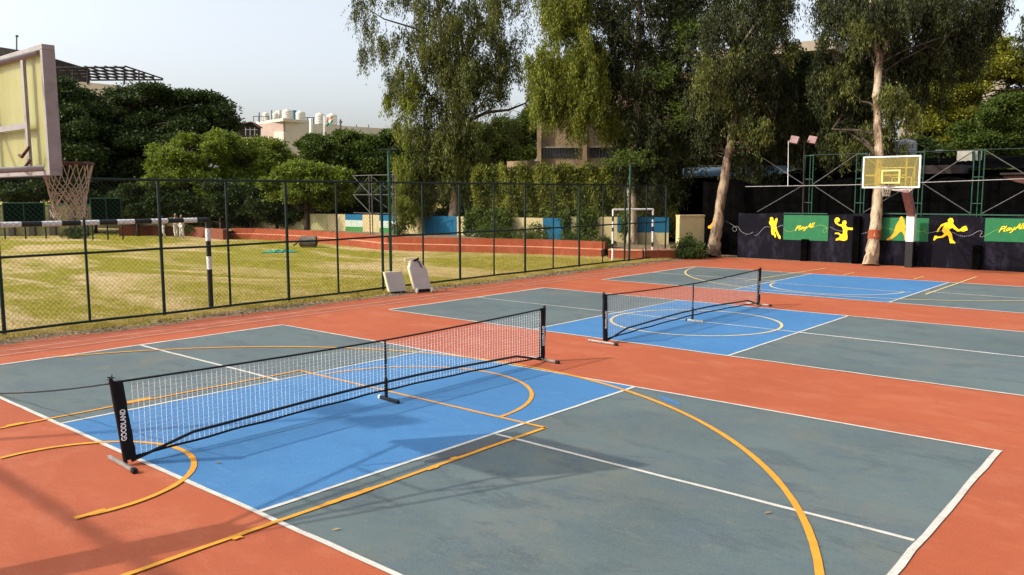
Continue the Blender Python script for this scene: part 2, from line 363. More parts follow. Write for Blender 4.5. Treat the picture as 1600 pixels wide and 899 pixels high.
for v in (5.97, 11.93): strip(wl if v < 9 else wo, (-6.55, v), (6.6, v), .05, zl, .01)
strip(wo, (2.15, 9.06), (9.0, 9.06), .06, zl, .012); strip(wl, (-6.6, 9.02), (2.1, 9.05), .045, zl+.002)
strip(wl, (6.6, 5.97), (9, 5.97), .05, zl)
for v in c3: strip(wo, (-6.6, v), (6.6, v), .06, zl, .01)
strip(wo, (-6.6, 17.98), (-2.13, 17.98), .05, zl); strip(wo, (2.2, 17.95), (6.6, 17.95), .05, zl)
for v in (c2, c3): strip(wo, (-6.57, v[0]), (-6.57, v[1]), .06, zl, .01); strip(wo, (6.6, v[0]), (6.6, v[1]), .06, zl, .01)
for u in (-7.45, -7.9): strip(wo, (u, -6), (u+.1, 25), .022, zl-.006, .02)
tag(wl.build('painted_white_lines', M['white_line']), kind='structure'); tag(wo.build('worn_painted_lines', M['worn_line']), kind='structure')
yl = MB(); zy = .011
strip(yl, (-2.45, .58), (2.45, .58), .05, zy); strip(yl, (-2.47, -5.2), (-2.45, .6), .05, zy); strip(yl, (2.45, -5.2), (2.43, .6), .055, zy)
arc(yl, (-.1, .56), 1.82, R(0), R(178), .055, zy+.001)
arc(yl, (-.06, -3.78), 1.17, R(-12), R(190), .06, zy+.001)
arc(yl, (-.05, -3.75), 6.86, R(10), R(160), .065, zy+.001)
for a, b_, c_, d_ in ((2.41, 2.48, -2.55, -2.05), (2.42, 2.49, -1.35, -1.2), (2.38, 2.46, -.95, -.87), (2.44, 2.51, -3.5, -3.42), (1.04, 1.11, -4.14, -3.88), (-2.56, -2.45, -2.25, -1.75), (-2.53, -2.44, -3.5, -3.3)):
    n = 7; vs = []
    for i in range(n+1):
        v = c_+(d_-c_)*i/n; vs += [(a+random.uniform(-.006, .006), v, zy+.003), (b_+random.uniform(-.006, .006), v, zy+.003)]
    yl.add(vs, [[2*i, 2*i+1, 2*i+3, 2*i+2] for i in range(n)])
tag(yl.build('painted_yellow_lines', M['yellow_line']), kind='structure')
py = MB()
arc(py, (-.1, 8.95), 1.78, 0, R(360), .06, zy); 
arc(py, (-.05, 17.45), 1.85, R(180), R(360), .06, zy); strip(py, (-2.2, 17.45), (2.0, 17.45), .045, zy-.001)
strip(py, (-2.85, 17.4), (-2.5, 23.4), .055, zy+.001); strip(py, (2.4, 17.2), (2.4, 23.4), .055, zy+.001)
arc(py, (-.05, 21.75), 6.4, R(188), R(352), .06, zy+.002)
strip(py, (-1.15, 21.3), (-1.15, 22.3), .05, zy); strip(py, (1.05, 21.3), (1.05, 22.4), .05, zy)
tag(py.build('faded_yellow_lines', M['pale_yellow']), kind='structure')
# worn dark patch beside the key line and small repaint patches
st = MB()
def blob(b, cx, cy, rx, ry, rot, z, n=18, jag=.2):
    vs = []
    for i in range(n):
        a = 2*math.pi*i/n; k = 1+random.uniform(-jag, jag); x, y = rx*k*math.cos(a), ry*k*math.sin(a)
        vs.append((cx+x*math.cos(rot)-y*math.sin(rot), cy+x*math.sin(rot)+y*math.cos(rot), z))
    b.add(vs, [list(range(n))])
blob(st, 2.28, -.55, .10, .62, 0, .0069, 22, .12)
tag(st.build('worn_court_patch', M['stain']), kind='structure')
st = MB(); blob(st, 2.9, 2.66, .25, .05, R(-28), .0070)
tag(st.build('stray_blue_paint', M['blue']), kind='structure')

# ============================================================ NETS
def textmesh(body, size, shear=0., off=0., sx=1.):
    cu = bpy.data.curves.new('lettering', 'FONT'); cu.body = body; cu.size = size; cu.shear = shear; cu.offset = off; cu.extrude = .0015; cu.align_x = 'CENTER'; cu.align_y = 'CENTER'
    t = bpy.data.objects.new('t', cu); COL.objects.link(t); dg = bpy.context.evaluated_depsgraph_get(); dg.update()
    me = bpy.data.meshes.new_from_object(t.evaluated_get(dg)); bpy.data.objects.remove(t); me.transform(Matrix.Diagonal((sx, 1, 1, 1)))
    return me
def net(label, u, v0, v1, vc, ze, zc, cellw, rows, lean0, foot0, first):
    t = empty('pickleball_net', (u, vc, 0), label, 'sports net', 'portable court nets')
    top = lambda v: zc+(ze-zc)*(abs(v-vc)/((v1-v0)/2))**1.6
    def tube_z(v):
        e = min(v-v0, v1-v); return .02+ (.175*(e/.68) if e < .68 else .175+.065*min(1, (e-.68)/2))
    bot = lambda v: .075+.070*(1-(abs(v-vc)/((v1-v0)/2))**1.5)
    # cords
    b = MB(); rc = .0020
    a0, a1 = v0+.10, v1-.10; n = int((a1-a0)/cellw)
    for i in range(n+1):
        v = a0+(a1-a0)*i/n; j = random.uniform(-.008, .008)
        b.tube([(u+.01, v+j, bot(v)), (u+.01, v, top(v)-.03)], rc, 3, False, False)
    for k in range(1, rows):
        pts = [(u+.01+random.uniform(-.003, .003), a0+(a1-a0)*i/44, bot(a0+(a1-a0)*i/44)+(top(a0+(a1-a0)*i/44)-.03-bot(a0+(a1-a0)*i/44))*k/rows+random.uniform(-.003, .003)) for i in range(45)]
        b.tube(pts, rc, 3, False, False)
    b.build('net_mesh', M['cord'] if first else M['cord2'], t)
    vs = np.linspace(v0+(-lean0 if first else 0), v1, 40)
    b = MB()
    for i in range(39): b.bar((u, vs[i], top(vs[i])-.012), (u, vs[i+1]+.004, top(vs[i+1])-.012), .016, .034, (1, 0, 0))
    b.build('top_tape', M['black_cloth'], t)
    b = MB(); b.tube([(u+.008+.006*math.sin(i*1.3), v, bot(v)+.004*math.sin(i*.9)) for i, v in enumerate(np.linspace(v0+.08, v1-.08, 50))], .013, 6)
    b.build('bottom_tape', M['black_cloth'], t)
    b = MB(); k = [v0+.06, v0+.35, v0+.72]+list(np.linspace(v0+1, v1-1, 14))+[v1-.72, v1-.35, v1-.06]
    b.tube([(u+.03*min(1, 2*min(v-v0, v1-v)), v, tube_z(v)) for v in k], .017, 8); b.build('frame_tube', M['black_tube'], t)
    for s, v, ln in ((-1, v0, lean0), (1, v1, .02)):
        b = MB(); b.tube([(u, v, .02), (u, v+s*ln, ze+.03)], .020, 10); p = b.build('post', M['black_tube'], t)
        # fabric sleeve pocket round the post
        b = MB(); W_ = .115 if v == v0 and first else .095; zt = ze+.0
        rows_ = 14
        vsx = []
        for i in range(rows_+1):
            f = i/rows_; z = .06+f*(zt-.06); cc = v+s*ln*f-s*(W_*.42)
            for (dx, dy) in ((-.026, -1), (-.03, 0), (-.024, 1), (.024, 1), (.03, 0), (.026, -1)):
                vsx.append((u+dx+random.uniform(-.004, .004), cc+dy*(W_/2)+random.uniform(-.005, .005), z))
        b.add(vsx, [[i*6+j, i*6+(j+1) % 6, (i+1)*6+(j+1) % 6, (i+1)*6+j] for i in range(rows_) for j in range(6)], True)
        b.add(vsx[:6], [list(range(6))]); b.add(vsx[-6:], [list(range(6))])
        sv = b.build('sleeve', M['black_cloth'], t)
        if s < 0 or True:
            me = textmesh('GOODLAND', .072, 0, .002, .78); o = bpy.data.objects.new('lettering', me); COL.objects.link(o); me.materials.append(M['cord'])
            x = Vector((0, -s*ln*-1*.0, 1)); f = .50
            Mx = Matrix.Translation((u+.0335, v+s*ln*f-s*W_*.42+.012, .06+f*(zt-.06)-.05)) @ Matrix(((0, 0, 1, 0), (0, -1, 0, 0), (1, 0, 0, 0), (0, 0, 0, 1)))
            # text x-axis runs up the sleeve, its face looks towards +x
            Mx = Matrix.Translation((u+.0345, v+s*ln*f-s*W_*.42+.012, .06+f*(zt-.06)-.04)) @ Matrix(((0, 0, 1, 0), (0, -1, 0, 0), (1, 0, 0, 0), (0, 0, 0, 1))) @ Matrix.Identity(4)
            Mx = Matrix.Translation((u+.0345, v+s*ln*f-s*W_*.42-.012, .06+f*(zt-.06)-.04)) @ Matrix(((0, 0, 1, 0), (0, -1, 0, 0), (1, 0, 0, 0), (0, 0, 0, 1)))
            me.transform(Matrix.Translation((-u, -vc, 0)) @ Mx @ Matrix.Rotation(0, 4, 'Z')); o.parent = sv
        b = MB(); b.bar((u-.34, v+s*.02, .028), (u+.26, v+s*.02-.03, .028), .036, .036, (0, 0, 1), .008)
        ft = b.build('foot', M['silver'], t)
        b = MB(); b.bar((u+.26, v+s*.02-.03, .028), (u+.33, v+s*.02-.033, .026), .05, .05, (0, 0, 1), .01); b.build('end_cap', M['black_tube'], ft)
        # knot of cord at the post top
        b = MB()
        for _ in range(6 if (first and s < 0) else 2):
            p0 = Vector((u+random.uniform(-.012, .012), v+s*ln+random.uniform(-.012, .012), ze+.02+random.uniform(-.01, .01)))
            b.tube([p0, p0+Vector((random.uniform(-.04, .04), random.uniform(-.05, .05), random.uniform(-.01, .06))), p0+Vector((random.uniform(-.03, .06), random.uniform(-.05, .05), random.uniform(-.06, .03)))], .004, 6)
        b.build('cord_knot', M['rope'], t)
    b = MB(); b.tube([(u, vc, .03), (u, vc, .30)], .024, 10); b.tube([(u, vc, .30), (u, vc, .5), (u+.003, vc, .52), (u, vc, top(vc)-.01)], [.013, .013, .017, .012], 8)
    b.build('centre_post', M['black_tube'], t)
    b = MB(); b.bar((u-.12, vc+.01, .028), (u+.28, vc-.03, .028), .045, .045, (0, 0, 1), .008); ft = b.build('foot', M['black_tube'] if first else M['silver'], t)
    b = MB(); b.bar((u-.16, vc+.014, .03), (u-.121, vc+.01, .03), .05, .05, (0, 0, 1), .01); b.build('end_cap', M['white_paint'] if first else M['black_tube'], ft)
    return t
M['cord2'] = paint('greyish_net_cord', C(.45, .46, .47), .1, 40, .8, .1)
net('nearer black-framed pickleball net with white mesh crossing the front blue court', 0.0, -3.22, 3.62, .24, .885, .83, .058, 17, .10, 0, True)
net('farther black-framed pickleball net standing on the second blue court behind', -.15, 5.60, 12.32, 8.95, .905, .835, .060, 17, .03, 0, False)
b = MB(); P0 = np.array((0, -3.33, .87)); P1 = np.array((-4.35, -3.02, .02))
b.tube([P0+(P1-P0)*t_-np.array((0, 0, .10*t_*(1-t_)))+np.array((0, .01*math.sin(t_*40), 0)) for t_ in np.linspace(0, 1, 30)], .009, 6)
tag(b.build('rope', M['rope']), 'thin black rope running from the near net post down to the grey court', 'rope')

# ============================================================ BASKETBALL HOOPS
def hoop(label, u, vb, sgn, glass, up, vp, near):
    """vb front plane of board, sgn +1 if the board faces +v; post at vp"""
    t = empty('basketball_hoop', (up, vp, 0), label, 'basketball hoop', 'basketball hoops facing each other')
    zb, zt, hw = 2.90, 3.95, .90
    fr = MB(); D = .10; y0, y1 = vb, vb-sgn*D; ym = (y0+y1)/2
    fm = M['pinkgrey'] if near else M['white_paint']
    g_ = MB(); g_.span(u-hw+.03, u+hw-.03, y0-sgn*.012, y0-sgn*.022, zb+.03, zt-.03); bb = g_.build('backboard', glass, t)
    w_ = .045
    fr.span(u-hw, u+hw, y0, y1, zt-w_, zt, .006); fr.span(u-hw, u+hw, y0, y1, zb, zb+w_, .006)
    fr.span(u-hw, u-hw+w_, y0, y1, zb+w_, zt-w_, .004); fr.span(u+hw-w_, u+hw, y0, y1, zb+w_, zt-w_, .004); fr.build('frame', fm, bb)
    br = MB()
    for x in (-.45, .45): br.span(u+x-.025, u+x+.025, y1-sgn*.005+sgn*.03, y1-sgn*.0, zb+w_, zt-w_)
    br.span(u-.85, u-.476, y1+sgn*.03, y1+sgn*.002, 3.30, 3.35); br.span(u-.424, u+.424, y1+sgn*.03, y1+sgn*.002, 3.30, 3.35)
    br.build('back_brace', fm, bb)
    sq = MB(); yy = y0-sgn*.011; e = sgn*.004
    ta, tb = 3.05, 3.50
    for (xa, xb, za, zb2) in ((-.295, .295, tb-.05, tb), (-.295, .295, ta, ta+.05), (-.295, -.245, ta+.05, tb-.05), (.245, .295, ta+.05, tb-.05)): sq.span(u+xa, u+xb, yy, yy+e, za, zb2)
    sq.build('target_square', M['cream'] if near else M['sq'], bb)
    # rim
    rc = (u, vb+sgn*.38, 3.03); b = MB()
    b.tube([(rc[0]+.226*math.cos(a), rc[1]+.226*math.sin(a), rc[2]) for a in np.linspace(0, 2*math.pi, 33)], .011, 8, False)
    for x in (-.07, .07): b.tube([(u+x, vb, 2.97), (u+x*1.6, rc[1]-sgn*.20, rc[2]-.01)], .009, 6)
    b.span(u-.09, u+.09, vb, vb+sgn*.02, 2.93, 3.05); rim = b.build('rim', M['rust'], t)
    # net
    b = MB(); K = 12; lev = [(0, .225), (.17, .185), (.25, .165), (.32, .150), (.38, .140), (.44, .132), (.50, .128)] if near else [(0, .225), (.13, .16), (.22, .13), (.31, .11), (.40, .105)]
    rr = .0048 if near else .0065
    for j in range(K):
        for s2 in (-1, 1):
            pts = []
            for i, (dz, r_) in enumerate(lev):
                a = 2*math.pi*(j+.5*s2*i)/K+(random.uniform(-.05, .05) if i else 0)
                pts.append((rc[0]+r_*math.cos(a)+random.uniform(-.006, .006), rc[1]+r_*math.sin(a)+random.uniform(-.006, .006), rc[2]-dz+random.uniform(-.008, .008)))
            b.tube(pts, rr, 4, False)
    if near:
        for j in range(70):
            a = random.uniform(0, 6.28); z = -random.uniform(.2, .5); r_ = .128+random.uniform(0, .035)
            b.tube([(rc[0]+r_*math.cos(a), rc[1]+r_*math.sin(a), rc[2]+z), (rc[0]+r_*math.cos(a+.35), rc[1]+r_*math.sin(a+.35), rc[2]+z+random.uniform(-.08, .08))], .004, 4, False)
    b.build('hoop_net', M['old_cord'], t)
    # post, sloping arm, truss
    b = MB(); b.bar((up, vp, 0), (up, vp, .96), .26, .26, (0, 1, 0), .01); b.build('post_pad', M['black_paint'], t)
    b = MB(); b.bar((up, vp, .961), (up, vp, 1.97), .27, .27, (0, 1, 0), .01); b.build('post', M['white_paint'], t)
    ta_ = (up+(u-up)*.4, vp+sgn*1.25, 2.86); b = MB(); b.bar((up, vp-sgn*.02, 1.93), ta_, .26, .26, (1, 0, 0), .01); b.build('arm', M['arm'], t)
    for (x, z) in ((-.78, zt-.06), (.78, zt-.06), (-.78, zb+.06), (.78, zb+.06)):
        b = MB(); s0 = (ta_[0]+(.08 if x > 0 else -.08), ta_[1]-sgn*.1, ta_[2]+(.08 if z > 3.4 else -.08)); b.tube([s0, (u+x, y1, z)], .024 if near else .022, 8); b.build('truss_tube', fm, t)
    for f in (.35, .68):
        b = MB(); q = []
        for (x, z) in ((-.78, zt-.06), (.78, zt-.06), (.78, zb+.06), (-.78, zb+.06)):
            s0 = np.array((ta_[0]+(.08 if x > 0 else -.08), ta_[1]-sgn*.1, ta_[2]+(.08 if z > 3.4 else -.08))); q.append(s0+(np.array((u+x, y1, z))-s0)*f)
        for i in range(4): b.tube([q[i], q[(i+1) % 4]], .016, 6)
        b.build('truss_ring', fm, t)
    if near:
        b = MB()
        for z in (3.05, 3.16): 
            b.tube([(u+.32, y1-.02, z-.08), (u+.46, y1-.05, z-.10), (u+.55, y1-.02, z-.02)], .014, 6)
        b.build('rim_bracket', M['rust'], t)
    return t
M['arm'] = paint('weathered_maroon_white_paint', C(.24, .14, .13), .3, 8, .6, .3)
M['sq'] = paint('yellow_target_paint', C(.62, .52, .16), .08, 8)
hoop('old steel basketball backboard seen from behind at the left edge, with frayed net', .08, -4.02, 1, M['acrylic'], .08, -7.65, True)
hoop('white-framed yellow see-through basketball backboard in front of the mural wall', -.05, 22.1, -1, M['acrylic_far'], -.30, 25.75, False)

# ============================================================ CHAIN LINK FENCE
FU = -9.72
ft = empty('chain_link_fence', (FU, 12, 0), 'long dark green chain link fence along the left side between court and grass field', 'fence')
posts = [-7.5, -4.35]+[-1.2, 2.05, 5.35, 8.5, 11.65, 14.85, 18.0, 21.1, 24.3]
for v in posts:
    b = MB(); b.tube([(FU, v, -.05), (FU, v, 3.07)], .038, 8); b.build('post', M['fence'], ft)
for a, c in zip(posts[:-1], posts[1:]):
    b = MB(); b.tube([(FU, (a+c)/2, .07), (FU, (a+c)/2, 3.05)], .028, 6); b.build('intermediate_post', M['fence'], ft)
for z, r_ in ((3.07, .032), (1.53, .028), (.07, .030)):
    b = MB(); b.tube([(FU+.012, v, z+random.uniform(-.008, .008)) for v in np.arange(-7.5, 24.4, 1.06)], r_, 6); b.build('rail', M['fence'], ft)
b = MB(); pitch = .105; H0, H1 = .08, 3.05; hh = H1-H0
for s in (-1, 1):
    for k in range(int((31.8+hh)/pitch)):
        v = -7.5+k*pitch - (hh if s > 0 else 0)
        va, vb_ = (v, v+hh) if s > 0 else (v, v-hh)
        za, zb = H0, H1
        pts = []
        # clip to the fence ends
        for (x, z) in ((va, za), (vb_, zb)): pts.append([x, z])
        lo, hi = -7.5, 24.3
        def clip(p, q):
            (x0, z0), (x1, z1) = p, q
            for L, sg in ((lo, 1), (hi, -1)):
                d0, d1 = sg*(x0-L), sg*(x1-L)
                if d0 < 0 and d1 < 0: return None
                if d0 < 0: f = d0/(d0-d1); x0, z0 = x0+f*(x1-x0), z0+f*(z1-z0)
                elif d1 < 0: f = d1/(d1-d0); x1, z1 = x1+f*(x0-x1), z1+f*(z0-z1)
            return (x0, z0), (x1, z1)
        r2 = clip(*pts)
        if r2: b.tube([(FU-.01-.004*s, r2[0][0], r2[0][1]), (FU-.01-.004*s, r2[1][0], r2[1][1])], .0024, 3, False, False)
b.build('chain_link_mesh', M['mesh'], ft)
for (px, py0, py1, lab, T) in ((606, 455, 236, 'tall green pole with short crossbar rising above the fence behind the padded stands', True), (981, 410, 258, 'plain tall green pole rising above the far end of the fence', False)):
    v = 8.72 if T else 21.3; z1 = 3.97 if T else 3.88
    t = empty('fence_pole', (FU+.09, v, 0), lab, 'pole')
    b = MB(); b.tube([(FU+.09, v, 0), (FU+.09, v, z1)], .045, 10); b.build('pole', M['green_steel'], t)
    if T: b = MB(); b.tube([(FU+.09-.12, v-.2, z1), (FU+.09+.12, v+.2, z1)], .035, 8); b.build('crossbar', M['fence'], t)

# black and white football goal just behind the fence
GU = -10.0
def goal(name_label, u0, pts, col_first, r_, seg):
    pass
t = empty('football_goal', (GU, 3.35, 0), 'black and white striped goal frame just behind the near part of the fence', 'goal')
bw = MB(); bk = MB()
def stripe(p, q, lens, first_black, r_, wm, km):
    global t
    p = np.array(p, float); q = np.array(q, float); L = np.linalg.norm(q-p); d = (q-p)/L; x = 0; blk = first_black; i = 0
    while x < L-1e-6:
        l = lens[min(i, len(lens)-1)]; e = min(L, x+l); sb = MB(); sb.tube([p+d*x, p+d*e], r_, 12); sb.build('black_band' if blk else 'white_band', M['black_paint' if blk else 'white_paint'], t); x = e; blk = not blk; i += 1
stripe((GU, 3.35, 2.20), (GU, 3.35, 0), [.26, .30, .37, .31, 2], True, .058, bw, bk)
stripe((GU, 3.35, 2.14), (GU, -3.9, 2.16), [.28, .33, .38], True, .055, bw, bk)
stripe((GU, -3.9, 2.2), (GU, -3.9, 0), [.26, .30, .37, .31, 2], True, .058, bw, bk)
t = empty('football_goal', (-10.6, 21.5, 0), 'small thin black and white striped goal frame by the big pale tree trunk', 'goal')
p0, p1 = A(957, 406, 34.0), A(1019, 408, 34.6); p0[2] = p1[2] = 0; q0, q1 = p0.copy(), p1.copy(); q0[2] = q1[2] = 2.08
bw = MB(); bk = MB()
stripe(q0, p0, [.26, .22, .26, .16, .50, .2, .6], False, .04, bw, bk); stripe(q1, p1, [.24, .18, .30, .2, .45, .2, .6], False, .04, bw, bk)
bb_ = MB(); bb_.tube([q0, q1], .04, 8); bb_.build('crossbar', M['white_paint'], t)

# padded wheeled stands leaning at the fence
def stand(px0, px1, pyb, W_, H_, lab, pent):
    a = G(px0, pyb); c = G(px1, pyb-2.5); mid = (a+c)/2; mid[2] = 0
    t = empty('padded_stand', mid, lab, 'padded stand', 'padded wheeled stands by the fence')
    ax = Vector((float(RT[0]), float(RT[1]), 0)).normalized(); ax = (Matrix.Rotation(R(30), 3, 'Z') @ ax); dp = Vector((-ax.y, ax.x, 0)); lean = Vector((0, 0, 1))*math.cos(R(13)) + (dp*.5-ax*.9).normalized()*math.sin(R(13))
    o = Vector([float(x) for x in mid])+Vector((0, 0, .10 if pent else .05))
    def P(x, z, y): return o+ax*x+lean*z+dp*y
    w = W_/2
    shp = [(-w, 0), (w, 0), (w, H_), (-w, H_)] if not pent else [(-w, 0), (w, 0), (w, H_*.62), (w*.45, H_*.92), (-w*.15, H_), (-w*.5, H_*.95), (-w, H_*.70)]
    b = MB(); b.prism([P(x, z, -.02) for x, z in shp], dp*.03); b.build('front_pad', M['pad'], t)
    b = MB(); b.prism([P(x*.99-.012, z*.995, .012) for x, z in shp], dp*.12); b.build('cream_edge', M['pad_edge'], t)
    b = MB(); b.bar(P(-w*.8, -.05, .05), P(w*.9, -.05, .05), .05, .08); b.build('base_frame', M['black_tube'], t)
    if pent:
        for x in (-w*.95, w*.85):
            b = MB(); c_ = P(x, -.02, -.08); c_.z = .075; b.tube([c_-ax*.02-dp*.02, c_+ax*.02-dp*.02], .07, 16); wh = b.build('wheel', M['pad'], t)
            b = MB(); b.tube([c_-ax*.024-dp*.02, c_+ax*.024-dp*.02], .022, 10); b.build('hub', M['black_tube'], wh)
        b = MB(); b.bar(P(-w*1.25, H_*.96, .05), P(-w*.3, H_*.99, .03), .05, .08); b.build('handle_arm', M['pad_edge'], t)
        b = MB(); b.tube([P(0, H_*.98, -.05), P(.06, H_*.88, -.06), P(.10, H_*.70, -.05)], .015, 6); b.tube([P(-.08, H_*.93, -.05), P(.08, H_*1.0, -.05)], .03, 6); b.build('black_strap', M['black_cloth'], t)
stand(608, 636, 459.5, .50, .56, 'low rectangular grey-white padded stand leaning beside the fence', False)
stand(648, 674, 458.5, .50, .88, 'tall pentagonal grey-white padded stand on small wheels beside the fence', True)

# ============================================================ MURAL WALL
WV = 26.30
t = empty('mural_wall', (-2, WV, 0), 'low navy wall painted with green panels and yellow sports figures behind the far court', 'wall')
b = MB(); n = 60
ux = np.linspace(-7.35, 7.5, n)
top = [1.90+.03*math.sin(x*2.1)+random.uniform(-.02, .02) for x in ux]
for i in range(n-1): b.add([(ux[i], WV, 0), (ux[i+1], WV, 0), (ux[i+1], WV, top[i+1]), (ux[i], WV, top[i]), (ux[i], WV+.25, 0), (ux[i+1], WV+.25, 0), (ux[i+1], WV+.25, top[i+1]), (ux[i], WV+.25, top[i])], [[0, 1, 2, 3], [4, 7, 6, 5], [3, 2, 6, 7]])
b.build('wall', M['navy'], t)
def onwall(px, py, e=.004): p = PL(px, py, 1, WV); return np.array((p[0], WV-e, p[2]))
panels = ((1225, 1293.5, 336, 377, 'green painted panel with yellow script lettering'), (1372, 1450, 340, 378, 'green painted panel half hidden by the tree and hoop post'), (1540, 1665, 341, 381, 'green painted panel at the right edge'))
for x0, x1, y0, y1, lab in panels:
    a = onwall(x0, y0); c = onwall(x1, y1); b = MB(); b.span(a[0], c[0], WV-.012, WV-.002, c[2], a[2]); tag(b.build('green_panel', M['panel_green'], t), lab)
b = MB(); b.span(onwall(1372, 334)[0], 7.5, WV-.03, WV+.03, 1.935, 1.985); b.span(onwall(1225, 334)[0], onwall(1293, 334)[0], WV-.03, WV+.03, 1.90, 1.94); b.build('top_rail', M['green_steel'], t)
for px in (1258, 1338, 1424, 1527):
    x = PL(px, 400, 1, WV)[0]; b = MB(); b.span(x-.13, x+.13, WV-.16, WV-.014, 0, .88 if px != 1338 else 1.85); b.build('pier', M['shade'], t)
# figures traced in crop pixels: (crop x, crop y) / scale + offset
def poly_on_wall(pts, s, ox, oy, mat, name, lab=None, e=.016):
    P = [onwall(ox+x/s, oy+y/s, e) for x, y in pts]; b = MB(); b.prism(P, (0, .012, 0) if False else (0, -.004, 0)); o = b.build(name, mat, t)
    if lab: o['label'] = lab
    return o
s1, o1 = 7.27, (1180, 320)
poly_on_wall([(168, 150), (190, 140), (208, 152), (212, 185), (222, 190), (232, 160), (250, 150), (258, 170), (246, 215), (240, 245), (252, 290), (272, 335), (292, 365), (288, 392), (270, 385), (250, 345), (232, 305), (222, 320), (240, 345), (236, 375), (222, 372), (214, 348), (190, 340), (182, 300), (185, 260), (176, 235), (160, 215), (160, 190), (172, 178)], s1, *o1, M['fig_yellow'], 'painted_figure', 'yellow running and catching player figure left of the lettered panel')
poly_on_wall([(905, 165), (925, 145), (950, 148), (966, 170), (955, 195), (930, 200), (945, 218), (985, 225), (992, 205), (1000, 182), (1030, 180), (1042, 205), (1030, 228), (1048, 258), (1085, 262), (1118, 262), (1120, 288), (1090, 288), (1050, 285), (1045, 320), (1052, 360), (1045, 400), (1010, 412), (960, 402), (915, 408), (920, 385), (950, 375), (965, 350), (940, 335), (905, 332), (910, 318), (950, 318), (985, 340), (1000, 320), (1000, 285), (985, 250), (950, 240), (915, 215), (902, 190)], s1, *o1, M['fig_yellow'], 'painted_figure', 'yellow jumping player figure holding a ball over its head')
s2, o2 = 7.27, (1380, 320)
poly_on_wall([(188, 150), (205, 133), (228, 140), (232, 165), (245, 180), (245, 215), (262, 250), (296, 265), (296, 285), (262, 278), (238, 262), (262, 310), (268, 350), (270, 380), (290, 395), (285, 405), (245, 403), (242, 360), (225, 320), (205, 305), (180, 320), (150, 355), (105, 385), (60, 405), (36, 400), (45, 385), (90, 360), (120, 320), (135, 270), (150, 225), (175, 190), (190, 172)], s2, *o2, M['fig_gold'], 'painted_figure', 'gold striding player figure beside the hoop post')
poly_on_wall([(736, 170), (760, 150), (790, 155), (802, 185), (795, 215), (830, 255), (862, 285), (885, 270), (905, 250), (940, 240), (955, 262), (960, 290), (915, 306), (880, 300), (845, 308), (815, 285), (790, 265), (765, 270), (750, 295), (782, 330), (788, 370), (795, 405), (825, 430), (815, 440), (760, 438), (752, 400), (740, 355), (725, 345), (690, 370), (640, 378), (605, 385), (585, 408), (568, 402), (585, 355), (610, 352), (620, 365), (665, 355), (695, 330), (668, 300), (680, 260), (705, 225), (665, 250), (640, 280), (625, 310), (605, 310), (625, 270), (660, 225), (710, 205), (738, 200)], s2, *o2, M['fig_yellow'], 'painted_figure', 'yellow lunging player figure reaching out with a paddle')
poly_on_wall([(1590, 235), (1560, 245), (1550, 300), (1520, 335), (1490, 350), (1495, 380), (1520, 375), (1535, 400), (1515, 470), (1505, 500), (1520, 510), (1545, 460), (1570, 400), (1590, 340)], 8, 920, 310, M['fig_gold'], 'painted_figure', 'gold player figure half hidden behind the leaning tree')
# script lettering as painted strokes
GLY = {'P': [[(0, 0), (.12, 1)], [(.02, .85), (.25, 1.02), (.5, .9), (.45, .62), (.1, .5)]], 'l': [[(.12, 1), (.0, .15), (.08, 0), (.2, .05)]],
       'a': [[(.4, .5), (.2, .55), (.03, .3), (.08, .04), (.25, .08), (.42, .5)], [(.42, .5), (.38, .12), (.5, .02)]],
       'y': [[(.05, .5), (.08, .12), (.25, .08), (.42, .45)], [(.45, .52), (.32, -.2), (.12, -.4), (.0, -.25)]],
       'A': [[(-.05, -.02), (.3, .98)], [(.3, .98), (.46, 0)], [(.08, .35), (.46, .38)]]}
def script(px0, py0, px1, py1, h, mat):
    b = MB(); a = onwall(px0, py0); c = onwall(px1, py1); adv = {'P': .52, 'l': .24, 'a': .50, 'y': .46, ' ': .12, 'A': .55}
    tot = sum(adv[ch] for ch in 'Play All'); k = (c[0]-a[0])/tot; x = 0; z = WV-.0165
    for ch in 'Play All':
        for stk in GLY.get(ch, []):
            pts = [np.array((a[0]+(x+px+.22*py_)*k, z, a[2]+(c[2]-a[2])*(x+px)/tot+py_*h)) for px, py_ in stk]
            # smooth by subdivision (corner cutting)
            for _ in range(2):
                q = [pts[0]]
                for i in range(len(pts)-1): q += [pts[i]*.75+pts[i+1]*.25, pts[i]*.25+pts[i+1]*.75]
                q.append(pts[-1]); pts = q
            b.tube(pts, .018, 6)
        x += adv[ch]
    o = b.build('script_lettering', mat, t)
    for v in o.data.vertices: v.co.y = (v.co.y+t.location.y-z)*.12+z-t.location.y
    return o
script(1243, 361, 1272, 355, .19, M['fig_yellow']); script(1561, 363.5, 1601, 357, .20, M['fig_yellow'])
def dots(pts, s, ox, oy, mat, r_=.009, gap=.062):
    b = MB(); P = [onwall(ox+x/s, oy+y/s, .018) for x, y in pts]
    for _ in range(3):
        q = [P[0]]
        for i in range(len(P)-1): q += [P[i]*.75+P[i+1]*.25, P[i]*.25+P[i+1]*.75]
        q.append(P[-1]); P = q
    d = 0
    for i in range(len(P)-1):
        L = np.linalg.norm(P[i+1]-P[i]); 
        while d < L:
            p = P[i]+(P[i+1]-P[i])*d/L; b.span(p[0]-r_*1.3, p[0]+r_*1.3, p[1]-.002, p[1]+.002, p[2]-r_, p[2]+r_); d += gap
        d -= L
    return b.build('dotted_line', mat, t)
dots([(0, 350), (40, 335), (80, 280), (120, 250), (160, 250), (200, 275), (250, 260), (290, 235), (325, 240)], s1, *o1, M['dots'])
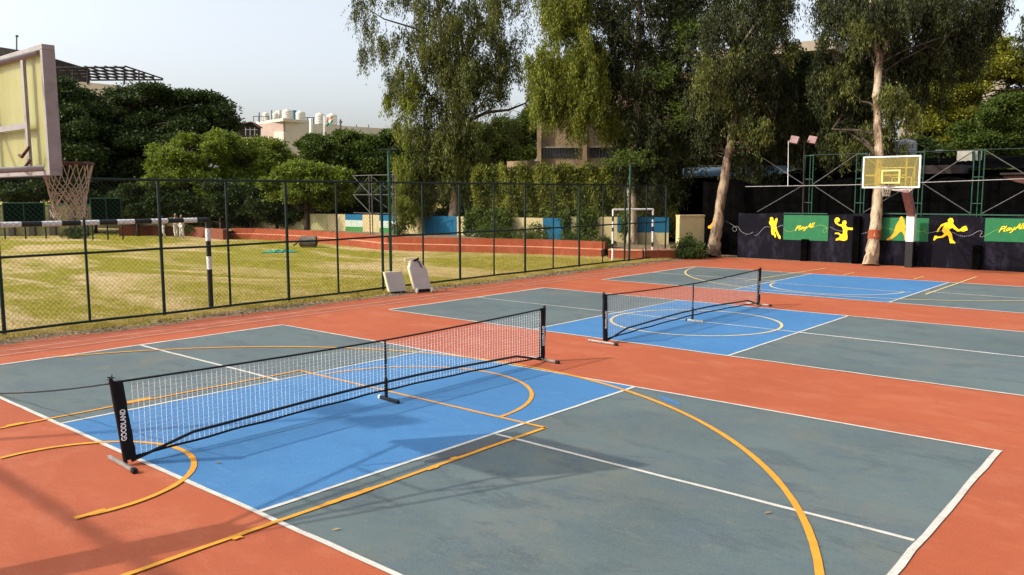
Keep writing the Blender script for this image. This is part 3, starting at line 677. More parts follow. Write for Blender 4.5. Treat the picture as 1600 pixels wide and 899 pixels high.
dots([(328, 270), (350, 300), (400, 312), (440, 295), (460, 270)], s1, *o1, M['dots_y']); dots([(680, 250), (720, 230), (780, 235), (815, 260), (820, 300), (785, 322), (765, 300), (790, 268), (830, 262)], s1, *o1, M['dots_y'])
dots([(860, 255), (900, 280), (950, 300), (1000, 300)], s1, *o1, M['dots']); dots([(1130, 270), (1155, 310), (1200, 335), (1260, 320), (1300, 300)], s1, *o1, M['dots'])
dots([(1420, 265), (1480, 262), (1560, 285), (1620, 300)], s1, *o1, M['dots_y']); dots([(370, 290), (430, 310), (490, 300), (490, 265), (460, 270), (470, 320), (510, 322)], s2, *o2, M['dots_y'])
dots([(515, 322), (560, 315), (620, 300), (700, 300), (790, 310), (850, 350), (930, 362), (1010, 345), (1060, 310), (1110, 290), (1130, 320), (1095, 350), (1110, 372), (1150, 355)], s2, *o2, M['dots']); dots([(1165, 350), (1220, 320), (1280, 290), (1320, 280)], s2, *o2, M['dots_y'])
dots([(150, 440), (200, 465), (225, 490), (205, 500), (195, 480), (225, 470), (240, 500), (275, 515), (300, 500)], 3.077, 1080, 200, M['dots'])

# steel frame of lattice columns and braces above the wall
t = empty('steel_net_frame', (-2, WV+.5, 0), 'green lattice columns with grey diagonal braces rising behind the mural wall', 'steel frame')
cols = [-4.55, -2.5, -.40, 1.60, 3.65]; CV = WV+.45
for x in cols:
    b = MB(); 
    for dx in (-.17, 0, .17): b.tube([(x+dx, CV+(.12 if dx == 0 else 0), 0), (x+dx, CV+(.12 if dx == 0 else 0), 4.3)], .024, 6)
    for z in (2.35, 3.3, 4.25): b.tube([(x-.17, CV, z), (x+.17, CV, z)], .02, 6)
    b.build('lattice_column', M['green_steel'], t)
for i in range(len(cols)-1):
    a, c = cols[i], cols[i+1]; mid_first = i % 2 == 0; za, zc_ = (3.08, 1.98) if mid_first else (1.98, 3.08)
    b = MB(); b.tube([(a+.17, CV, za), (c-.17, CV, zc_)], .02, 6); b.tube([(a+.17, CV, 3.08 if mid_first else 4.25), (c-.17, CV, 4.25 if mid_first else 3.08)], .02, 6); b.build('diagonal_brace', M['grey_steel'], t)
b = MB(); b.tube([(-4.72, CV, 3.08), (-6.5, CV, 4.2)], .02, 6); b.tube([(-4.72, CV, 3.08), (-6.7, CV, 1.95)], .02, 6); b.build('diagonal_brace', M['grey_steel'], t)
b = MB(); b.tube([(cols[0], CV, 4.27), (cols[-1], CV, 4.27)], .02, 6); b.build('top_rail', M['fence'], t)
b = MB(); b.tube([(-7.2, WV+.28, 3.02), (-3, WV+.28, 3.05), (0, WV+.28, 3.13), (7.4, WV+.28, 3.34)], .016, 8); tag(b.build('white_pipe', M['pinkgrey']), 'long thin white pipe running level above the mural wall', 'pipe')
t = empty('floodlight', (-5.1, WV+.6, 0), 'twin floodlights with pinkish housings on thin posts behind the mural wall', 'floodlight')
dF = 33.5
b = MB(); p = A(1257, 290, dF); b.tube([(p[0], p[1], 0), A(1257, 222, dF)], .03, 6); b.tube([A(1243, 222, dF), A(1272, 220, dF)], .02, 6); b.build('post', M['dark_metal'], t)
for px in (1241.5, 1269.5):
    b = MB(); b.box(A(px, 219, dF), (.34, .12, .30), Matrix.Rotation(R(12), 4, 'Y') @ Matrix.Rotation(R(-20), 4, 'X'), .01); b.build('lamp_housing', M['arm'], t)
b = MB(); p0 = PL(1231, 291, 1, WV+.3); p1 = PL(1232, 220, 1, WV+.3); b.tube([p0, p1], .016, 6); tag(b.build('white_rod', M['white_paint']), 'thin upright white rod standing on the white pipe', 'rod')

# sheds, and a black sheet painted in place of the tree shade
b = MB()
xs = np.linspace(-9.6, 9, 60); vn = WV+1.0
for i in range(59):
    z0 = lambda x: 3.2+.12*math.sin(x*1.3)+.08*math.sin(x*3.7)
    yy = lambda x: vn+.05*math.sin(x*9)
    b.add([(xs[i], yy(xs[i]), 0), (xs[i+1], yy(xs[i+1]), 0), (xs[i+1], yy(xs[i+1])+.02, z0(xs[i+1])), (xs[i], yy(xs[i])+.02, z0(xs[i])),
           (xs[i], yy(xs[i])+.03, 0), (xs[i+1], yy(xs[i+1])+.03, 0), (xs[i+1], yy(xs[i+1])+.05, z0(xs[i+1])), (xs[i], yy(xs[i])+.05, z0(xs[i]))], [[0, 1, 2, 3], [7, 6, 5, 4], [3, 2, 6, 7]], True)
tag(b.build('painted_shade_sheet', M['shade']), 'black sheet standing in for tree shade behind the mural wall and green columns', 'shade sheet')
# dark shed roofs
def shed(name, lab, u0, u1, v0, v1, zf, zb, matr, matw):
    t = empty(name, ((u0+u1)/2, v0, 0), lab, 'shed')
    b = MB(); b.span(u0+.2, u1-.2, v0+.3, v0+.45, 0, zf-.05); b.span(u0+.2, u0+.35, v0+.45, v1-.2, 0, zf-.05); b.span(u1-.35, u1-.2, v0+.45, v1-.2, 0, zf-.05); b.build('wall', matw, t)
    b = MB(); n = int((u1-u0)/.12); 
    for i in range(n):
        xa = u0+(u1-u0)*i/n; xb = u0+(u1-u0)*(i+1)/n; d = .03 if i % 2 else 0; e = 0 if i % 2 else .03
        b.add([(xa, v0, zf+d), (xb, v0, zf+e), (xb, v1, zb+e), (xa, v1, zb+d), (xa, v0, zf+d-.01), (xb, v0, zf+e-.01), (xb, v1, zb+e-.01), (xa, v1, zb+d-.01)], [[0, 1, 2, 3], [7, 6, 5, 4], [0, 4, 5, 1]])
    b.build('roof', matr, t)
shed('shed', 'low dark shed with faded blue sheet roof behind the leaning tree', -15.5, -7.2, 30.0, 35, 3.55, 4.15, M['blue_sheet'], M['shade'])
M['shaded_roof'] = paint('black_shaded_roof', C(.006, .006, .006), .5, 3, 1., 0)  # near-black because tree shade is put into the roof colour
shed('shed', 'long black-roofed shed behind the basketball backboard', -7.0, 4.2, 30.5, 37, 3.7, 4.4, M['shaded_roof'], M['shade'])
t = empty('brick_shed', (4.5, 29.5, 0), 'dull red brick shed at the right edge above the mural wall', 'shed')
b = MB(); b.span(2.0, 7.5, 29.0, 32.5, 0, 3.40); b.build('wall', M['redbrick'], t); b = MB(); b.span(1.9, 7.7, 28.85, 32.7, 3.41, 3.48); b.build('roof', M['dark_metal'], t)
def tank(name, lab, px, pyb, pyt, d, wpx, mat, grp=None):
    c = A(px, pyb, d); H = (pyb-pyt)*d/FPX; r_ = wpx/2*d/FPX; t = empty(name, c, lab, 'water tank', grp); b = MB()
    prof = [(r_*.97, 0)]
    for k in range(5): z = .08*H+k*.14*H; prof += [(r_, z), (r_, z+.11*H), (r_*.965, z+.125*H)]
    prof += [(r_, .80*H), (r_*.82, .90*H), (r_*.42, .96*H), (r_*.36, .97*H)]
    b.lathe(c, prof, 24); b.build('tank_body', mat, t); b = MB(); b.lathe((c[0], c[1], c[2]+.96*H), [(r_*.34, 0), (r_*.34, .05*H), (r_*.1, .07*H)], 16); b.build('lid', mat, t)
    bs = MB(); bs.span(c[0]-r_, c[0]+r_, c[1]-r_, c[1]+r_, c[2]-.3, c[2]-.01); bs.build('base_slab', M['dark_metal'], t)
tank('water_tank', 'grey-white water tank behind the tree above the backboard', 1413, 247, 218, 37.5, 34, M['tank_grey'])
t = empty('rooftop_cabin', A(1514, 263, 37), 'small white box cabin on the dark roof at the right', 'cabin')
c = A(1514, 250, 37); b = MB(); b.box(c, (.95, .8, .85), Matrix.Rotation(R(15), 4, 'Z'), .02); b.build('body', M['tank'], t)
b = MB(); b.bar(A(1521.5, 262, 36.3), A(1521.5, 236, 36.3), .12, .02); b.bar(A(1530, 262, 36.3), A(1530, 236, 36.3), .10, .02); b.build('dark_slats', M['dark_metal'], t)
b = MB(); b.span(A(1514, 263, 37)[0]-.9, A(1514, 263, 37)[0]+.9, 29.5, 31.6, 3.5, A(1514, 263, 37)[2]); b.build('plinth', M['dark_metal'], t)
t = empty('dish_antenna', A(1467, 262, 37), 'small round white dish on a mast above the dark roof', 'antenna'); c = A(1467, 238, 37)
b = MB(); b.tube([A(1467, 262, 37), c], .02, 6); b.build('mast', M['grey_steel'], t); b = MB(); b.lathe(c, [(.02, -.05), (.13, .0), (.19, .09), (.18, .1), (.02, -.03)], 16); b.build('dish', M['tank'], t)

# ============================================================ WALLS ROUND THE FIELD
def ribbon(name, lab, pts, thick, z0, z1, mat, cap=None, cat='wall'):
    """wall along ground points"""
    c = np.mean(pts, axis=0); t = empty(name, (c[0], c[1], 0), lab, cat); b = MB(); cp = MB(); P = [np.array(p[:2], float) for p in pts]
    for i in range(len(P)-1):
        p, q = P[i], P[i+1]; L = np.linalg.norm(q-p); b.bar((*p, (z0+z1)/2), (*(q+(q-p)/L*.01), (z0+z1)/2), thick, z1-z0, (0, 0, 1))
        if cap: cp.bar((*p, z1+.03), (*(q+(q-p)/L*.01), z1+.03), thick+.06, .055, (0, 0, 1))
    b.build('wall', mat, t)
    if cap: cp.build('coping', cap, t)
    return t
ow = [G(*p) for p in [(942, 401), (850, 397), (760, 394.5), (680, 392.5), (602, 390.5), (562, 385.5), (500, 379.5), (440, 375.5), (395, 373.5), (360, 373)]]
rt = ribbon('retaining_wall', 'long low terracotta retaining wall along the far edge of the grass field', ow, .35, -.1, .30, M['red_wall'])
def upper(pts, back, name):
    b = MB(); cp = MB()
    for i in range(len(pts)-1):
        p, q = [np.array(a[:2]) for a in (pts[i], pts[i+1])]; d = (q-p)/np.linalg.norm(q-p); nrm = np.array((d[1], -d[0])); 
        if nrm @ (p-CAM[:2]) < 0: nrm = -nrm
        p, q = p+nrm*back, q+nrm*back+d*.02; b.bar((*p, .47), (*q, .47), .25, .34, (0, 0, 1)); cp.bar((*(p-nrm*back*.5), .315), (*(q-nrm*back*.5), .315), back+.1, .03, (0, 0, 1))
    b.build('upper_step', M['red_wall'], rt); cp.build('ledge', M['red_cap'], rt)
upper(ow, .28, '')
lw = [G(*p) for p in [(353, 374.5), (297, 368.5), (240, 367.5), (187, 368.5)]]
ribbon('retaining_wall', 'shorter terracotta retaining wall behind the people in white at the far left', lw, .35, -.1, .62, M['red_shaded'])
rw = [G(*p) for p in [(1062, 403.5), (1005, 405.0), (952, 403.5)]]
ribbon('retaining_wall', 'low terracotta kerb wall round the foot of the pale tree behind the thin goal', rw, .3, -.1, .34, M['red_wall'], M['red_cap'])
bd = [G(952, 401), G(1060, 401.5), A(1060, 392, 45), A(700, 365, 52), A(330, 360, 66), A(180, 360, 68)] + [np.array(p) for p in lw[::-1]] + [np.array(p) for p in ow[::-1]]
b = MB(); b.add([(p[0]-.1, p[1]+.35, .30 if i < 3 else .5) for i, p in enumerate(bd)], [list(range(len(bd)))]); o = b.build('planting_bed', M['dirt'], tri=True); tag(o, kind='structure')

# painted boundary wall in sections
sec = [(1045, 965, 39.6, 40.2, 'blue_top'), (965, 925, 40.2, 40.6, 'cream'), (925, 893, 40.6, 41, 'cream'), (893, 850, 41, 41.6, 'blue'), (850, 800, 41.6, 42.6, 'cream'), (800, 760, 42.6, 43.6, 'pale'), (760, 727, 43.6, 44.5, 'pale'), (727, 716, 44.5, 44.8, 'cream'), (716, 665, 44.8, 46.2, 'blue'), (665, 622, 46.2, 47.5, 'cream'),
       (622, 595, 47.5, 48.4, 'mural'), (595, 569, 48.4, 49.2, 'cream'), (569, 542, 49.2, 50.1, 'mural'), (542, 515, 50.1, 51, 'cream'), (515, 440, 51, 53.5, 'leftpier'), (440, 415, 53.5, 54.3, 'cream'), (415, 350, 54.3, 56.5, 'leftpier'), (350, 300, 56.5, 58, 'cream'), (300, 240, 58, 60, 'leftpier'), (240, 222, 60, 60.6, 'cream'), (222, 206, 60.6, 61.2, 'blue'), (206, 190, 61.2, 61.7, 'cream'), (190, 140, 61.7, 63.5, 'leftpier')]
t = empty('boundary_wall', A(700, 365, 45.5), 'long cream boundary wall with blue and green painted sections behind the planting bed', 'wall')
MM = dict(cream='cream', blue='blue_wall', pale='pale_wall', leftpier='leftwall')
for x0, x1, d0, d1, kd in sec:
    p, q = A(x0, 365, d0), A(x1, 365, d1); zt = 1.60 if x0 > 900 else 1.52; dv = (q-p)[:2]; dv /= np.linalg.norm(dv); q = q.copy(); q[:2] += dv*.0
    def seg(za, zb, mat, nm='wall_section'):
        b = MB(); b.bar((p[0], p[1], (za+zb)/2), (q[0], q[1], (za+zb)/2), .22, zb-za-.002, (0, 0, 1)); b.build(nm, M[mat], t)
    if kd == 'blue_top': seg(.2, .86, 'cream'); seg(.86, zt, 'blue_wall')
    elif kd == 'mural': seg(.2, .78, 'green_wall'); seg(.78, 1.18, 'pale_wall'); seg(1.18, zt, 'blue_wall')
    else: seg(.2, zt, MM[kd])
t = empty('cream_block_wall', G(1075, 394), 'short tall cream wall block beside the shrub and leaning tree', 'wall')
b = MB(); p, q = A(1058, 392, 36.3), A(1097, 392, 36.6); b.bar((p[0], p[1], .86), (q[0], q[1], .86), .35, 1.76, (0, 0, 1), .02); b.build('wall', M['cream'], t)
b = MB(); b.bar((p[0], p[1], 1.76), (q[0], q[1], 1.76), .42, .07, (0, 0, 1)); b.build('coping', M['cream'], t)
# left wall with piers and green net
t = empty('pier_wall', A(70, 366, 55), 'yellow-green plaster wall with dark piers behind the goal at the far left', 'wall')
p, q = A(-60, 369, 54.5), A(146, 366, 56.5)
b = MB(); b.bar((p[0], p[1], .98), (q[0], q[1], .98), .25, 1.96, (0, 0, 1)); b.build('wall', M['leftwall'], t)
b = MB(); b.bar((p[0], p[1], 2.03), (q[0], q[1], 2.03), .32, .12, (0, 0, 1)); b.build('coping', M['green_wall'], t)
for px in (-10, 20, 52, 84, 115, 134):
    a = A(px, 366, 54.6+(px+60)/206*2-.25); b = MB(); b.box((a[0], a[1], 1.0), (.38, .30, 1.99), Matrix.Rotation(YAW-math.pi/2, 4, 'Z')); b.build('pier', M['leftpier'], t)
def netframe(px0, px1, pyt, d, lab):
    a, c = A(px0, 370, d), A(px1, 370, d+.6); zt = CAM[2]-(pyt-303.2)*d/FPX*1.0
    t = empty('practice_net', ((a[0]+c[0])/2, (a[1]+c[1])/2, 0), lab, 'practice net', 'green cricket practice nets'); k = 3; L = c-a
    for i in range(k):
        x = a+L*i/(k-1); b = MB(); b.tube([(x[0], x[1], 0), (x[0], x[1], zt)], .045, 6); b.build('post', M['fence'], t)
    b = MB(); b.tube([(a[0], a[1], zt), (c[0], c[1], zt)], .04, 6); b.build('top_bar', M['green_steel'], t)
    b = MB(); b.bar((a[0], a[1], (zt+.9)/2), (c[0], c[1], (zt+.9)/2), .02, (zt-.9), (0, 0, 1)); b.build('netting', M['green_net'], t)
netframe(8, 72, 316, 51, 'green practice net screen in front of the pier wall, left one')
netframe(145, 192, 309, 50, 'green practice net screen right of the basketball net')

# field things
t = empty('pitch_roller', G(482, 386.5), 'heavy dark pitch roller resting on the field before the terracotta wall', 'roller')
c = G(482, 386.5); b = MB(); ax = RT.copy(); b.tube([c+ax*-.42+np.array((0, 0, .3)), c+ax*.42+np.array((0, 0, .3))], .28, 20); b.build('drum', M['stone'], t)
b = MB(); b.bar(c+ax*-.5+np.array((0, 0, .3)), c+ax*.5+np.array((0, 0, .3)), .05, .05); 
for s in (-.5, .5): b.bar(c+ax*s+np.array((0, 0, .3)), c+ax*(s+.25)+np.array((0, -.6, .12)), .05, .05)
b.build('pull_frame', M['dark_metal'], t)
c = G(437, 394); b = MB(); n = 14
grid = [[(c[0]+RT[0]*(i/n-.5)*1.5+(.25*(j/6-.5))*FW[0]*4, c[1]+RT[1]*(i/n-.5)*1.5+(.25*(j/6-.5))*FW[1]*4, .02+random.uniform(0, .16)*math.sin(math.pi*i/n)*math.sin(math.pi*j/6)) for i in range(n+1)] for j in range(7)]
vs = [p for r_ in grid for p in r_]; b.add(vs+[(x, y, z-.015) for x, y, z in vs], [[j*(n+1)+i, j*(n+1)+i+1, (j+1)*(n+1)+i+1, (j+1)*(n+1)+i] for j in range(6) for i in range(n)]+[[105+j*(n+1)+i, 105+(j+1)*(n+1)+i, 105+(j+1)*(n+1)+i+1, 105+j*(n+1)+i+1] for j in range(6) for i in range(n)])
tag(b.build('tarpaulin', M['tarp']), 'crumpled turquoise tarpaulin lying on the grass field', 'tarpaulin')
# scaffold tower
t = empty('scaffold_tower', A(590, 362, 44.5), 'thin grey scaffold tower standing before the boundary wall behind the tall pole', 'scaffold')
sp = [A(553, 350, 46), A(580, 350, 44.6), A(617, 350, 44), A(586, 350, 46.5)]
zt = 3.75
b = MB()
for p in (sp[1], sp[2]): b.tube([(p[0]-.1, p[1], .3), (p[0]-.1, p[1], zt)], .03, 6); b.tube([(p[0]+.12, p[1], .3), (p[0]+.12, p[1], zt)], .03, 6)
b.build('upright', M['grey_steel'], t); b = MB()
for z in (zt, 2.7, 1.7): b.tube([(sp[0][0], sp[0][1], z), (sp[1][0], sp[1][1], z), (sp[2][0], sp[2][1], z)], .025, 6)
for (a, c) in ((0, 1), (1, 2)):
    b.tube([(sp[a][0], sp[a][1], zt), (sp[c][0], sp[c][1], 2.7)], .02, 5); b.tube([(sp[a][0], sp[a][1], 2.7), (sp[c][0], sp[c][1], zt)], .02, 5); b.tube([(sp[a][0], sp[a][1], 2.7), (sp[c][0], sp[c][1], 1.7)], .02, 5)
b.build('brace', M['grey_steel'], t)
# people in white
def skin_obj(name, verts, edges, radii, mat, sub=2):
    me = bpy.data.meshes.new(name); me.from_pydata(verts, edges, []); o = bpy.data.objects.new(name, me); COL.objects.link(o)
    md = o.modifiers.new('s', 'SKIN'); 
    for i, r_ in enumerate(radii): me.skin_vertices[0].data[i].radius = (r_, r_) if not hasattr(r_, '__len__') else r_
    me.skin_vertices[0].data[0].use_root = True
    s2 = o.modifiers.new('u', 'SUBSURF'); s2.levels = sub; dg = bpy.context.evaluated_depsgraph_get(); dg.update()
    m2 = bpy.data.meshes.new_from_object(o.evaluated_get(dg)); o.modifiers.clear(); o.data = m2; m2.materials.clear(); m2.materials.append(mat)
    for p in m2.polygons: p.use_smooth = True
    return o
def person(px, py, H, lab, rotz, stride):
    c = G(px, py); t = empty('person', (c[0], c[1], 0), lab, 'person', 'people in white on the field'); k = H/1.7
    V = [(0, 0, .93), (0, 0, 1.12), (0, 0, 1.36), (0, 0, 1.47), (0, .015, 1.56), (0, .01, 1.66),
         (.10, 0, .88), (.11+stride*.1, -stride*.9*.25, .50), (.12+stride*.15, stride*.3, .08), (.12+stride*.15, stride*.3+.14, .03),
         (-.10, 0, .88), (-.11, stride*.9*.2, .50), (-.12, -stride*.3, .08), (-.12, -stride*.3+.14, .03),
         (.18, 0, 1.38), (.25, .02, 1.12), (.26, .12, .90), (.265, .16, .81), (-.18, 0, 1.38), (-.25, .0, 1.12), (-.25, .10, .90), (-.255, .15, .81)]
    E_ = [(0, 1), (1, 2), (2, 3), (3, 4), (4, 5), (0, 6), (6, 7), (7, 8), (8, 9), (0, 10), (10, 11), (11, 12), (12, 13), (2, 14), (14, 15), (15, 16), (16, 17), (2, 18), (18, 19), (19, 20), (20, 21)]
    Rr = [.13, .12, .14, .05, .075, .085, .085, .055, .04, .035, .085, .055, .04, .035, .055, .04, .03, .03, .055, .04, .03, .03]
    s_ = lambda vs: [tuple(a*k for a in v) for v in vs]
    o = skin_obj('body', s_(V), E_, [r_*k for r_ in Rr], M['skin']); o.parent = t
    Vs = [V[i] for i in (0, 1, 2, 14, 15, 18, 19)]; o = skin_obj('shirt', s_([(0, 0, .86)]+Vs[1:]), [(0, 1), (1, 2), (2, 3), (3, 4), (2, 5), (5, 6)], [r_*k for r_ in (.17, .155, .165, .08, .07, .08, .07)], M['whites']); o.parent = t
    Vs = [V[i] for i in (0, 6, 7, 8, 10, 11, 12)]; o = skin_obj('trousers', s_(Vs), [(0, 1), (1, 2), (2, 3), (0, 4), (4, 5), (5, 6)], [r_*k for r_ in (.155, .115, .09, .075, .115, .09, .075)], M['whites']); o.parent = t
    o = skin_obj('cap', s_([(0, .0, 1.66), (0, 0, 1.71)]), [(0, 1)], [r_*k for r_ in (.10, .08)], M['whites']); o.parent = t
    t.rotation_euler[2] = rotz
person(253.5, 373, 1.40, 'person in white sports clothes walking on the field, left of the fence post', R(40), .5)
person(275.5, 372, 1.52, 'person in white clothes on the field, left one of the close pair', R(120), .15)
person(284.5, 372.5, 1.46, 'person in white clothes on the field, right one of the close pair', R(200), .2)

# ============================================================ BUILDINGS BEHIND
def block(t, px0, px1, d0, d1, zt, depth, mat, nm='wall', z0=0):
    p, q = A(px0, 300, d0), A(px1, 300, d1); p[2] = q[2] = 0; dv = (q-p)/np.linalg.norm(q-p); nr = np.array((-dv[1], dv[0], 0)); 
    if nr @ FW < 0: nr = -nr
    poly = [p, q, q+nr*depth, p+nr*depth]; b = MB(); b.prism([(a[0], a[1], z0) for a in poly], (0, 0, zt-z0)); b.build(nm, mat, t); return p, q, nr
ZY = lambda py, d: CAM[2]-(py-303.2)*d/FPX
t = empty('brown_building', A(950, 300, 52), 'brown concrete building with barred band windows above the vine screen', 'building')
p, q, nr = block(t, 846, 1215, 52, 50, ZY(120, 51), 10, M['brownb'])
def onface(f0, f1, za, zb, mat, nm, out=.04, th=.1):
    a = p+(q-p)*f0-nr*out; c = p+(q-p)*f1-nr*out; b = MB(); b.prism([(a[0], a[1], za), (c[0], c[1], za), (c[0], c[1], zb), (a[0], a[1], zb)], tuple(nr*th)); return b.build(nm, mat, t)
fx = lambda px: (px-846)/(1215-846)
for x0, x1 in ((848, 905), (924, 985), (1005, 1070), (1090, 1150)):
    wd = onface(fx(x0), fx(x1), ZY(247, 51), ZY(232, 51), M['window'], 'window', .03, .02)
    b = MB()
    for i in range(13):
        a = p+(q-p)*(fx(x0)+(fx(x1)-fx(x0))*i/12)-nr*.07; b.tube([(a[0], a[1], ZY(247, 51)), (a[0], a[1], ZY(232, 51))], .025, 5)
    b.build('window_bars', M['grey_steel'], wd)
    onface(fx(x0)-.008, fx(x1)+.008, ZY(232, 51)+.005, ZY(229.5, 51), M['slab'], 'lintel', .25, .2)
for x in (843, 916, 996, 1080): onface(fx(x)-.009, fx(x)+.009, 0, ZY(120, 51), M['brownb'], 'pier', .35, .3)
p2 = A(818, 300, 50); b = MB(); b.box((p2[0], p2[1], ZY(262, 50)/2+.15), (1.6, 1.2, ZY(252, 50))); b.build('side_block', M['brownb'], t)
t = empty('tall_brown_building', A(1200, 300, 58), 'taller dark brown building with pale roof slab behind the leaning tree', 'building')
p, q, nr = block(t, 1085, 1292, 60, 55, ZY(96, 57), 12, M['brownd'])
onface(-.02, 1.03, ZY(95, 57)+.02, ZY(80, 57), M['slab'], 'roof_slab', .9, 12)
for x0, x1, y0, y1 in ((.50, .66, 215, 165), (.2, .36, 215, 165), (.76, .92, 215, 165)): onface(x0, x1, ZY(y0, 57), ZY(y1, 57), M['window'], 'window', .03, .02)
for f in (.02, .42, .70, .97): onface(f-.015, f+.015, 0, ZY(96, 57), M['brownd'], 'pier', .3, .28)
t = empty('pale_building', A(1470, 150, 68), 'pale flat-roofed building glimpsed through the trees at upper right', 'building')
p, q, nr = block(t, 1400, 1560, 70, 66, ZY(108, 68), 10, M['slab']); onface(-.02, 1.02, ZY(107, 68), ZY(97, 68), M['cream'], 'parapet', .5, 10)
for f in (.1, .3, .5, .7): onface(f, f+.1, ZY(140, 68), ZY(120, 68), M['window'], 'window', .03, .02)

# tank building
D = 120.
t = empty('white_building', A(470, 230, D), 'white flat-roofed building carrying water tanks beyond the trees', 'building')
p, q, nr = block(t, 402, 446, D+6, D, ZY(192, D), 25, M['whiteb'])
for f0, f1 in ((.22, .36), (.76, .92)): onface(f0, f1, ZY(208, D), ZY(199.5, D), M['window'], 'window', .05, .04)
pa, qa, nra = block(t, 446, 486, D-.1, D+4, ZY(192.5, D), 10, M['pinkb']); 
block(t, 446, 484, D-.6, D+3.4, ZY(207, D), 2, M['whiteb'], 'lower_storey'); block(t, 486, 531, D+4.2, D+9, ZY(199, D), 10, M['whiteb'])
b = MB(); za = ZY(191.8, D); P_ = [A(396, 300, D+6.5), A(446, 300, D-1.2), A(488, 300, D+3.4), A(470, 300, D+22), A(420, 300, D+22)]; b.prism([(a[0], a[1], za) for a in P_], (0, 0, .42)); b.build('roof_slab', M['whiteb'], t)
b = MB(); za = ZY(198.5, D); P_ = [A(486, 300, D+3.9), A(532.5, 300, D+8.6), A(528, 300, D+20), A(486, 300, D+20)]; b.prism([(a[0], a[1], za) for a in P_], (0, 0, .35)); b.build('rear_roof_slab', M['whiteb'], t)
b = MB()
for px in (396, 404, 412, 420): b.tube([A(px, 190, D+4), A(px, 182, D+4)], .05, 5)
b.tube([A(396, 182, D+4), A(420, 182, D+4)], .05, 5); b.tube([A(478, 184, D+5), A(492, 184, D+5)], .06, 5); b.tube([A(480, 184, D+5), A(480, 192, D+5)], .08, 5); b.tube([A(490, 184, D+5), A(490, 195, D+5)], .08, 5)
b.build('railing', M['dark_metal'], t)
gt = 'water tanks on the white building roof'
for px, pb, pt, wd, d, lab in ((416, 189, 176, 10, D+6, 'small round water tank leftmost on the white building roof'), (431, 189, 176, 9, D+7, 'small round water tank second from left on the white building roof'), (449.5, 189.5, 171.5, 17, D+3, 'largest white water tank above the corner of the white building'), (470, 190.5, 174, 15, D+5, 'white water tank just right of the largest one on the roof'), (500.5, 195, 177, 15, D+9, 'white water tank next to the flag on its left side'), (519, 196, 178, 16, D+10, 'white water tank partly behind the saffron white and green flag')):
    tank('water_tank', lab, px, pb, pt, d, wd, M['tank'], gt)
b = MB(); b.box(A(459, 181, D+6), (.6, .6, 1.6)); tag(b.build('blue_drum', M['tankblue']), 'upright blue drum squeezed between two large roof tanks', 'drum')
b = MB(); b.box(A(438, 181, D+8), (1.0, 1.0, 1.5), None, .03); tag(b.build('stair_hut', M['whiteb']), 'small cream rooftop hut just left of the largest tank', 'hut')
for px, pt, lab in ((405, 176, 'short mast standing at the left end of the white building roof'), (424.5, 172.5, 'slim mast between the two small roof tanks')):
    b = MB(); b.tube([A(px, 191, D+3), A(px, pt, D+3)], .09, 6); tag(b.build('mast', M['grey_steel']), lab, 'mast')
t = empty('flag_pole', A(507, 215, D-4), 'flag of saffron white and green bands flying on a white pole before the tanks', 'flag')
b = MB(); b.tube([A(507, 225, D-4), A(507, 181, D-4)], .12, 8); b.build('pole', M['white_paint'], t)
for k, mt in enumerate(('saffron', 'flag_white', 'flag_green')):
    b = MB(); vs = []
    for i in range(9):
        f = i/8; x = 510+f*10; yb = 190-f*8.5-1.5*math.sin(f*3); hgt = 2.8+.8*math.sin(f*3)
        for e in (0, 1): vs.append(A(x, yb+(k+e)*hgt, D-4+.3*math.sin(f*7)))
    vs2 = [v+FW*.05 for v in vs]; b.add(vs+vs2, [[2*i, 2*i+1, 2*i+3, 2*i+2] for i in range(8)]+[[18+2*i, 18+2*i+2, 18+2*i+3, 18+2*i+1] for i in range(8)]); b.build('flag_band', M[mt], t)
b = MB(); b.tube([A(486, 222, D-5), A(486, 186, D-5)], .22, 8); tag(b.build('white_pole', M['white_paint']), 'thick white pole in front of the white building corner', 'pole')
b = MB(); b.tube([A(532, 216, D+2), A(532, 187, D+2)], .14, 8); b.tube([A(530, 191, D+2), A(535, 191, D+2)], .12, 6); tag(b.build('lamp_mast', M['grey_steel']), 'thin mast at the right end of the white building', 'mast')
t = empty('dark_shed', A(378, 200, 105), 'dark open roof shed left of the white building', 'shed')
b = MB(); P_ = [A(357, 197, 105), A(392, 191.5, 105), A(402, 198, 105), A(402, 214, 105), A(357, 214, 105)]; b.prism(P_, tuple(np.array((FW[0], FW[1], 0))*1.5)); b.build('body', M['dark_metal'], t)
b = MB(); b.prism([A(355, 197.5, 104.5), A(392, 190, 104.5), A(392, 191.3, 104.5), A(355, 198.8, 104.5)], tuple(np.array((FW[0], FW[1], 0))*1.8)); b.prism([A(392, 190, 104.5), A(404, 198, 104.5), A(404, 199.5, 104.5), A(392, 191.3, 104.5)], tuple(np.array((FW[0], FW[1], 0))*1.8)); b.build('roof', M['rust'], t)
b = MB()
for px in (384, 391, 398): b.tube([A(px, 212, 104.2), A(px, 200, 104.2)], .06, 5)
b.tube([A(380, 203, 104.2), A(402, 203, 104.2)], .05, 5); b.build('railing', M['pinkgrey'], t)
t = empty('grey_building', A(572, 213, 200), 'small grey rooftop with two thin masts on the horizon', 'building')
b = MB(); b.box(A(573, 216, 200), (7, 5, 3.4)); b.build('wall', M['slab'], t); b = MB()
for px in (557, 576): b.tube([A(px, 210, 200), A(px, 195, 200)], .12, 5)
b.build('mast', M['grey_steel'], t)
